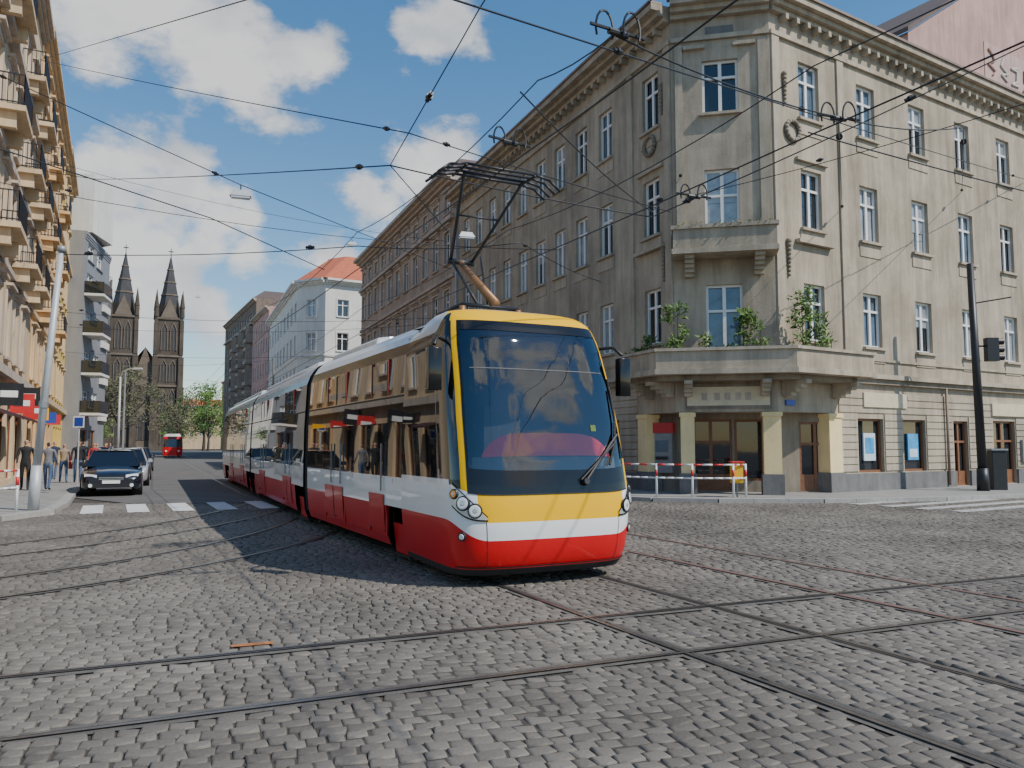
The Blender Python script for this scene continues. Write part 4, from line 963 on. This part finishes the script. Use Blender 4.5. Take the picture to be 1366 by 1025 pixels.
car('car',(-23.4,50,zr),st_a,'car_dark','sedan')
car('parked_car',(-11.6,41,zr),st_a,'car_beige','hatch')
car('van',(-13.4,46,zr),st_a,'car_red','van')
car('parked_car',(-18.5,58,zr),st_a,'car_dark','hatch')
car('parked_car',(-21.5,65,zr),st_a,'car_silver','sedan')
car('parked_car',(-28,54,zr),st_a,'car_dark','hatch')
car('parked_car',(-31,60.5,zr),st_a,'car_silver','sedan')
car('parked_car',(-34,67,zr),st_a,'car_red','hatch')

B=Obj('tram',(-44.2,104,.03),math.atan2(.40,.916),local=True); b=B.g('body')
secz=[(.25,1.15,'tram_red'),(.5,1.22,'tram_red'),(1.35,1.25,'tram_glass'),(2.4,1.2,'tram_red'),(2.75,1.12,'stucco_white'),(3.1,.8,None)]
outl=lambda w_,off:[(-w_,14),(-w_,.5+off),(-w_*.85,.15+off),(-w_*.4,off),(w_*.4,off),(w_*.85,.15+off),(w_,.5+off),(w_,14)]
for (z0,w0,m_),(z1,w1,_) in zip(secz[:-1],secz[1:]):
    o0_=outl(w0,max(0,(z0-1.35))*.18);o1_=outl(w1,max(0,(z1-1.35))*.18)
    for k in range(len(o0_)-1): b.poly([(*o0_[k],z0),(*o0_[k+1],z0),(*o1_[k+1],z1),(*o1_[k],z1)],m_)
b.poly([(*p,3.1) for p in outl(.8,.3)],'stucco_white')
for x in(-.75,.75): B.g('lamps').cyl((x,.1,.85),(x,-.02,.85),.13,.12,'lens',12)
B.g('panel').box(XY,-.5,.5,.1,.25,2.5,2.75,'iron_black')
for x in(-.9,.9):
    for y in(2,3.8,10,11.8): B.g('wheels').cyl((x,y,.3),(x*.85,y,.3),.3,.3,'rail_steel',14)
B.g('pantograph').path([(-.7,4,5.4),(.7,4,5.4)],.04,'iron_black'); B.g('pantograph').path([(-.3,4,5.4),(0,5,4.2),(0,4,3.1)],.035,'iron_black'); B.done()

# ------------------------------------------------------------------ people
def person(loc,rot,top,bot,hair,stride=.25,h=1.75,bag=None):
    k=h/1.75
    V_=[(0,0,.95,.12,.10),(0,0,1.1,.125,.095),(0,-.01,1.30,.16,.11),(0,0,1.45,.07,.065),(0,-.01,1.53,.052,.055),(0,-.02,1.62,.075,.09),(0,-.01,1.69,.07,.085)]
    E=[(0,1),(1,2),(2,3),(3,4),(4,5),(5,6)]
    def add(p,par): V_.append(p); E.append((par,len(V_)-1)); return len(V_)-1
    for s in(-1,1):
        f=s*stride
        a=add((s*.09,0,.88,.088,.09),0); a=add((s*.1,-f*.45-.02,.50,.058,.06),a); a=add((s*.1,-f+(.0 if f>0 else .03),.09,.038,.042),a); a=add((s*.11,-f-.14,.045,.036,.032),a)
        b=add((s*.185,0,1.41,.055,.055),2); b=add((s*.235,f*.35+.02,1.14,.042,.042),b); b=add((s*.235,f*.8-.06,.92,.028,.03),b); b=add((s*.232,f*.85-.09,.86,.022,.036),b)
    me=bpy.data.meshes.new('p'); me.from_pydata([tuple(c*k for c in v_[:3]) for v_ in V_],E,[]); ob=bpy.data.objects.new('tmp',me); scene.collection.objects.link(ob)
    md=ob.modifiers.new('s','SKIN'); sv=me.skin_vertices[0].data
    for i,v_ in enumerate(V_): sv[i].radius=(v_[3]*k,v_[4]*k); sv[i].use_root=(i==0)
    ob.modifiers.new('u','SUBSURF').levels=1; ob.modifiers['u'].render_levels=1
    dg=bpy.context.evaluated_depsgraph_get(); nm=bpy.data.meshes.new_from_object(ob.evaluated_get(dg)); bpy.data.objects.remove(ob)
    for m_ in(top,bot,'skin',hair,'cl_black'): nm.materials.append(MATS[m_])
    for p in nm.polygons:
        c=p.center/k; 
        if c.z<.09: i=4
        elif c.z<.93 and abs(c.x)<.19: i=1
        elif c.z<.91: i=2
        elif c.z<1.47: i=0
        elif c.z>1.67 or (c.z>1.55 and c.y>.02): i=3
        else: i=2
        p.material_index=i; p.use_smooth=True
    e=bpy.data.objects.new('pedestrian',None); e.location=loc; e.rotation_euler=(0,0,rot); scene.collection.objects.link(e)
    o_=bpy.data.objects.new('figure',nm); scene.collection.objects.link(o_); o_.parent=e
    g_=Geo()
    g_.cyl((0,-.095*k,1.625*k),(0,-.125*k,1.60*k),.012,.014,'skin',6)
    for s in(-1,1):
        g_.sphere((s*.03*k,-.098*k,1.645*k),.011,'hair_brown',6,4); g_.sphere((s*.078*k,-.01*k,1.62*k),.02,'skin',6,4,(.5,1,1.4))
        f=s*stride; bx,by,bz=s*.232,f*.85-.09,.86
        for j,(dy,ln) in enumerate(((-.03,.07),(-.01,.085),(.01,.08),(.03,.06))): g_.cyl((bx*k,(by+dy)*k,(bz-.01)*k),((bx-s*.012)*k,(by+dy-.01)*k,(bz-ln)*k),.009,.007,'skin',5)
        g_.cyl((bx*k,(by-.03)*k,(bz+.02)*k),((bx-s*.02)*k,(by-.065)*k,(bz-.03)*k),.01,.008,'skin',5)
    g_.cyl((-.025*k,-.1*k,1.575*k),(.025*k,-.1*k,1.575*k),.006,.006,'car_red',5)
    if bag: g_.box(XY,.2*k,.34*k,-.15*k,.15*k,.6*k,.9*k,bag); g_.path([(.27*k,-.1*k,.9*k),(.2*k,0,1.42*k),(.27*k,.1*k,.9*k)],.012,bag,4)
    me=bpy.data.meshes.new('face_and_hands'); me.from_pydata(g_.v,[],g_.f)
    for m_ in g_.mats: me.materials.append(MATS[m_])
    me.polygons.foreach_set('material_index',g_.m); o2_=bpy.data.objects.new('face_and_hands',me); scene.collection.objects.link(o2_); o2_.parent=e
zp=.13
for a in(((-16.9,27.8,zp),.5,'cl_black','cl_black','hair_brown',.22,1.8,'cl_black'),((-16.0,27.6,zp),3.4,'cl_grey','cl_jeans','hair_brown',.18,1.72,None),
 ((-20.6,36,zp),.3,'cl_navy','cl_jeans','hair_brown',.25,1.78,None),((-18.6,33.2,zp),.6,'cl_tan','cl_jeans','hair_blond',.25,1.66,'cl_red'),((-17.9,33.0,zp),.5,'cl_black','cl_jeans','hair_brown',.2,1.78,None),
 ((-22.0,41,zp),3.6,'cl_black','cl_black','hair_brown',.25,1.8,None),((-22.6,43.5,zp),.4,'cl_grey','cl_navy','hair_blond',.2,1.7,None),((-20.6,39.4,zp),.4,'cl_red','cl_jeans','hair_brown',.2,1.7,None),((-28.5,56,zp),.3,'cl_red','cl_jeans','hair_brown',.2,1.7,None),
 ((-31.0,61,zp),3.3,'cl_white','cl_jeans','hair_brown',.2,1.75,None),((-30.2,59.5,zp),.4,'cl_black','cl_grey','hair_brown',.2,1.75,None),((-34.2,68,zp),.4,'cl_navy','cl_black','hair_brown',.2,1.75,None)): person(*a)

# ------------------------------------------------------------------ street furniture
def railing(name,pts,panel=True):
    B=Obj(name,(pts[0][0],pts[0][1],.13)); G_=B.g('rails')
    for p in pts: 
        G_.cyl((*p,.1),(*p,1.13),.035,.035,'paint_white',8); G_.cyl((*p,.75),(*p,.95),.037,.037,'paint_red',8)
    for a,b_ in zip(pts[:-1],pts[1:]):
        for z in(1.1,.7):
            for k in range(4):
                p=Vector((*a,z)).lerp(Vector((*b_,z)),k/4); q=Vector((*a,z)).lerp(Vector((*b_,z)),(k+1)/4); G_.cyl(p,q,.026,.026,'paint_red' if (k%2==0 and z>1) else 'paint_white',8)
    B.done(smooth=('rails',))
railing('pedestrian_railing',[(3.5,25.2),(4.4,24.4),(5.4,24.0),(6.6,23.9),(7.0,24.0)])
railing('pedestrian_railing',[(-11.6,18.8),(-11.65,17.8),(-12.2,17.05),(-14.0,16.75),(-16,16.5)])
B=Obj('litter_bin',(6.75,24.1,.13)); B.g('bin').box(XY,6.6,6.95,24.0,24.3,.55,1.15,'paint_yellow'); B.g('bin').box(XY,6.57,6.98,23.97,24.33,1.152,1.2,'paint_red'); B.g('post').cyl((6.78,24.15,.13),(6.78,24.15,.55),.03,.03,'steel_grey',8); B.done(bevel={'bin':.03})
B=Obj('tram_mast',(-11.5,19.3,.13)); g_=B.g('pole'); g_.cyl((-11.5,19.3,.1),(-11.46,19.3,1.2),.13,.12,'zinc_light',14); g_.cyl((-11.46,19.3,1.2),(-11.15,19.4,6.5),.095,.07,'zinc_light',14); g_.cyl((-11.15,19.4,6.45),(-11.14,19.4,6.6),.1,.1,'steel_grey',12)
B.g('band').cyl((-11.38,19.32,2.6),(-11.37,19.32,2.75),.11,.11,'steel_grey',12); B.done(smooth=('pole',))
B=Obj('street_lamp',(-29.6,60,.13)); B.g('pole').cyl((-29.6,60,.1),(-29.6,60,6.8),.11,.07,'zinc_light',10); B.g('arm').path([(-29.6,60,6.8),(-29.4,59.9,7.2),(-28.9,59.9,7.4),(-28.2,59.9,7.45)],.045,'zinc_light',6); B.g('head').hexa([(-28.6,59.75,7.35),(-27.9,59.75,7.38),(-27.9,60.05,7.38),(-28.6,60.05,7.35),(-28.5,59.8,7.52),(-28.0,59.8,7.5),(-28.0,60,7.5),(-28.5,60,7.52)],'zinc_light'); B.done(smooth=('pole',))
for x,y in((-38.5,79),(-25.5,88.5),(-20.0,66.5)):
    B=Obj('tram_mast',(x,y,.13)); B.g('pole').cyl((x,y,.1),(x,y,9),.12,.08,'steel_grey',8); B.done()
B=Obj('traffic_light',(16.1,27.4,.13)); g_=B.g('pole'); g_.cyl((16.1,27.4,.1),(16.1,27.4,.9),.2,.18,'iron_black',14); g_.cyl((16.1,27.4,.9),(15.98,27.4,8.0),.15,.11,'iron_black',14)
for z,m_ in((5.25,'red_lens'),(4.98,'orange_lens'),(4.71,'leaf_a')):
    B.g('signal_head').box(XY,16.35,16.75,27.2,27.45,z-.14,z+.128,'iron_black'); B.g('visors').cyl((16.75,27.32,z),(16.95,27.32,z),.11,.11,'iron_black',12,False); B.g('lenses').cyl((16.74,27.32,z),(16.76,27.32,z),.1,.1,m_,12)
B.g('bracket').cyl((16.05,27.4,5.1),(16.36,27.35,5.1),.03,.03,'iron_black',6); B.g('bracket').cyl((16.05,27.4,6.6),(17.3,27.3,6.8),.025,.025,'iron_black',6); B.done(smooth=('pole',))
B=Obj('control_cabinet',(17.0,27.9,.13)); B.g('box').box(XY,16.7,17.2,27.8,28.15,.12,1.5,'iron_black'); B.g('cap').box(XY,16.66,17.24,27.76,28.19,1.502,1.56,'steel_grey'); B.done(bevel={'box':.02})
def roadsign(loc,m1,m2,h=2.6):
    x,y=loc; B=Obj('traffic_sign',(x,y,.13)); B.g('post').cyl((x,y,.1),(x,y,h+.3),.03,.03,'zinc_light',8)
    for r_,o_,m_ in((.32,.04,m1),(.24,.045,m2)):
        pts=[(x+r_*math.cos(math.pi/4+math.pi/2*i),y-o_,h+r_*math.sin(math.pi/4+math.pi/2*i)) for i in range(4)]; B.g('plate').poly(pts,m_)
    B.done()
roadsign((-17.1,31.5),'paint_white','paint_blue')

def hang(x,y,z,r=0):
    B=Obj('hanging_lamp',(x,y,z)); G_=B.g('housing'); F=Fr((x,y),(math.cos(r),math.sin(r)))
    G_.hexa([F.P(-.3,-.13,z-.1),F.P(.3,-.13,z-.1),F.P(.3,.13,z-.1),F.P(-.3,.13,z-.1),F.P(-.2,-.08,z+.08),F.P(.2,-.08,z+.08),F.P(.2,.08,z+.08),F.P(-.2,.08,z+.08)],'zinc_light')
    B.g('lens').box(F,-.26,.26,-.11,.11,z-.15,z-.102,'lens'); B.g('hook').cyl((x,y,z+.08),(x,y,z+.25),.02,.02,'iron_black',6); B.done()
hang(-7.9,22.7,9.0,.3); hang(-1.65,28.4,9.3,.3); hang(-9.8,48,14.0,.3); hang(-37.9,95,19.5,.3)

# ------------------------------------------------------------------ overhead wires
cu=bpy.data.curves.new('overhead_wires','CURVE'); cu.dimensions='3D'; cu.bevel_depth=.011; cu.bevel_resolution=1; cu.materials.append(MATS['iron_black'])
INS=Geo()
def wire(pts,sag=.0,rr=1.0,ins=()):
    P_=[Vector(p) for p in pts]; q=[]
    for a,b in zip(P_[:-1],P_[1:]):
        n_=8
        for i in range(n_):
            f=i/n_; p=a.lerp(b,f); p.z-=sag*4*f*(1-f); q.append(p)
    q.append(P_[-1]); s=cu.splines.new('POLY'); s.points.add(len(q)-1)
    for k,p in enumerate(q): s.points[k].co=(*p,1); s.points[k].radius=rr
    for seg,f in ins:
        a,b=P_[seg],P_[seg+1]; p=a.lerp(b,f); d=(b-a).normalized()
        INS.cyl(p-d*.10,p+d*.10,.035,.035,'iron_black',8); INS.cyl(p-d*.03,p+d*.03,.055,.055,'iron_black',8)
wire([(-21.4,34.9,19.1),(-2.26,16.96,8.5),(5.25,25.9,9.4)],.05,1.3,((0,.03),(0,.97),(1,.1)))
wire([(-15.0,21.5,12.3),(-7.9,22.7,9.25),(-3.6,47.2,12.2)],0,1.3,((0,.1),(0,.9)))
wire([(-9.0,.2,4.8),(-.7,9.13,7.0),(22.2,33.6,13.1)],.05,1.2,((1,.1),(1,.3),(1,.92)))
cw=[(7.48,-3.9,5.72),(.45+.502*3,7.1,5.72),(.33,10.4,5.7),(-3.6,18.1,5.7),(-8.7,28,5.7),(-24,62,5.7),(-55,132,5.7)]
wire(cw,.02,1.0); wire([(p[0]+.02,p[1],p[2]+.9) for p in cw],.25,.8)
cw2=[(10.98,-3.9,5.75),(3.95,10.1,5.75),(-.1,18.1,5.75),(-5.3,28.3,5.75),(-20.6,62,5.75),(-51,131,5.75)]
wire(cw2,.02,1.0); wire([(p[0],p[1],p[2]+.9) for p in cw2],.25,.8)
wire([(12.5,12.9,9.8),(9.4,14.1,9),(2.65,14.8,6),(-2.1,13.4,6.5),(-16.1,30.3,12),(-19.3,30.4,12.6)],.05,1.1,((1,.3),(1,.9),(3,.05)))
wire([(1.0,7.6,8.2),(-.43,10.2,7.5),(-2.1,13.4,6.5),(-1.2,14.8,5.7)],0,.9,((1,.5),))
wire([(-3.2,11,8.3),(-4.4,12.6,9),(-21.4,34.9,19.1)],0,1,((1,.93),))
wire([(14,14.8,9.0),(11,16.6,9),(5.75,25.7,9.85)],.1,1,((1,.5),))
wire([(3.9,10.2,5.8),(9,13,5.8),(20,17,5.8)],.02,.9)
wire([(-15,4.2,5.8),(-10.2,7.4,5.8),(-7.2,10.6,5.8),(-5.4,14,5.75),(-4.3,18,5.7)],.0,.9)
wire([(5.6,25.6,10.6),(2.65,14.8,6.1),(.1,9,5.8)],.1,.9,((0,.1),(0,.8)))
wire([(11.5,27.2,9.9),(4.6,10.9,6.3),(1.1,8.1,6.0)],.1,.9,((0,.06),(0,.9)))
wire([(18,31.2,11.8),(7.0,12.0,6.6),(4.6,10.9,6.3)],.1,.9,((0,.06),(0,.9)))
wire([(-4.7,49,9.2),(-28.8,48.3,9.0)],.5,1,((0,.1),(0,.9)))
wire([(-1.5,42,8.6),(-25.1,41.6,8.8)],.5,1,((0,.1),(0,.9)))
wire([(-9.5,60.5,8.8),(-34.6,60.5,8.8)],.5,1,((0,.1),(0,.9)))
wire([(-20,66.5,8.8),(-36,68,8.8)],.4,1); wire([(-25.5,88.5,8.8),(-38.5,79,8.8)],.4,1); wire([(-35.5,115,8.8),(-60,115,8.8)],.4,1.6)
wire([(-17,64,8.9),(-16.3,70,9.5),(-26,90,8.9)],.3,1)
wire([(-4,47.5,14),(-22.8,37.5,15.5)],.5,1); wire([(2,33.5,10),(-16,24,9.8)],.5,1.1,((0,.08),(0,.9)))
wire([(-11.15,19.4,6.4),(-3.5,17.8,6.2),(.2,17.5,6.2),(3.4,30.4,8)],.1,1,((0,.1),(0,.85)))
single('wire_insulators',INS)
o_=bpy.data.objects.new('overhead_wires',cu); scene.collection.objects.link(o_)
def loops(c,ang,r=.2):
    g_=Geo(); F=Fr((0,0),(math.cos(ang),math.sin(ang)))
    for k in(-1,1):
        pts=[F.P(k*.14+.0+r*.55*math.cos(a),k*.05,.02+r*math.sin(a)) for a in np.linspace(-.5,3.6,12)]; g_.path(pts,.013,'iron_black',5)
    g_.cyl(F.P(-.35,0,0),F.P(.35,0,0),.02,.02,'iron_black',6); g_.cyl(F.P(-.12,0,-.02),F.P(.12,0,-.02),.035,.035,'iron_black',8)
    single('section_insulator',g_,loc=c)
loops((1.12,8.1,6.05),.5); loops((-.03,10.9,5.95),.6,.18); loops((4.6,10.9,6.3),.3); loops((3.15,13.5,6.0),.4,.18)
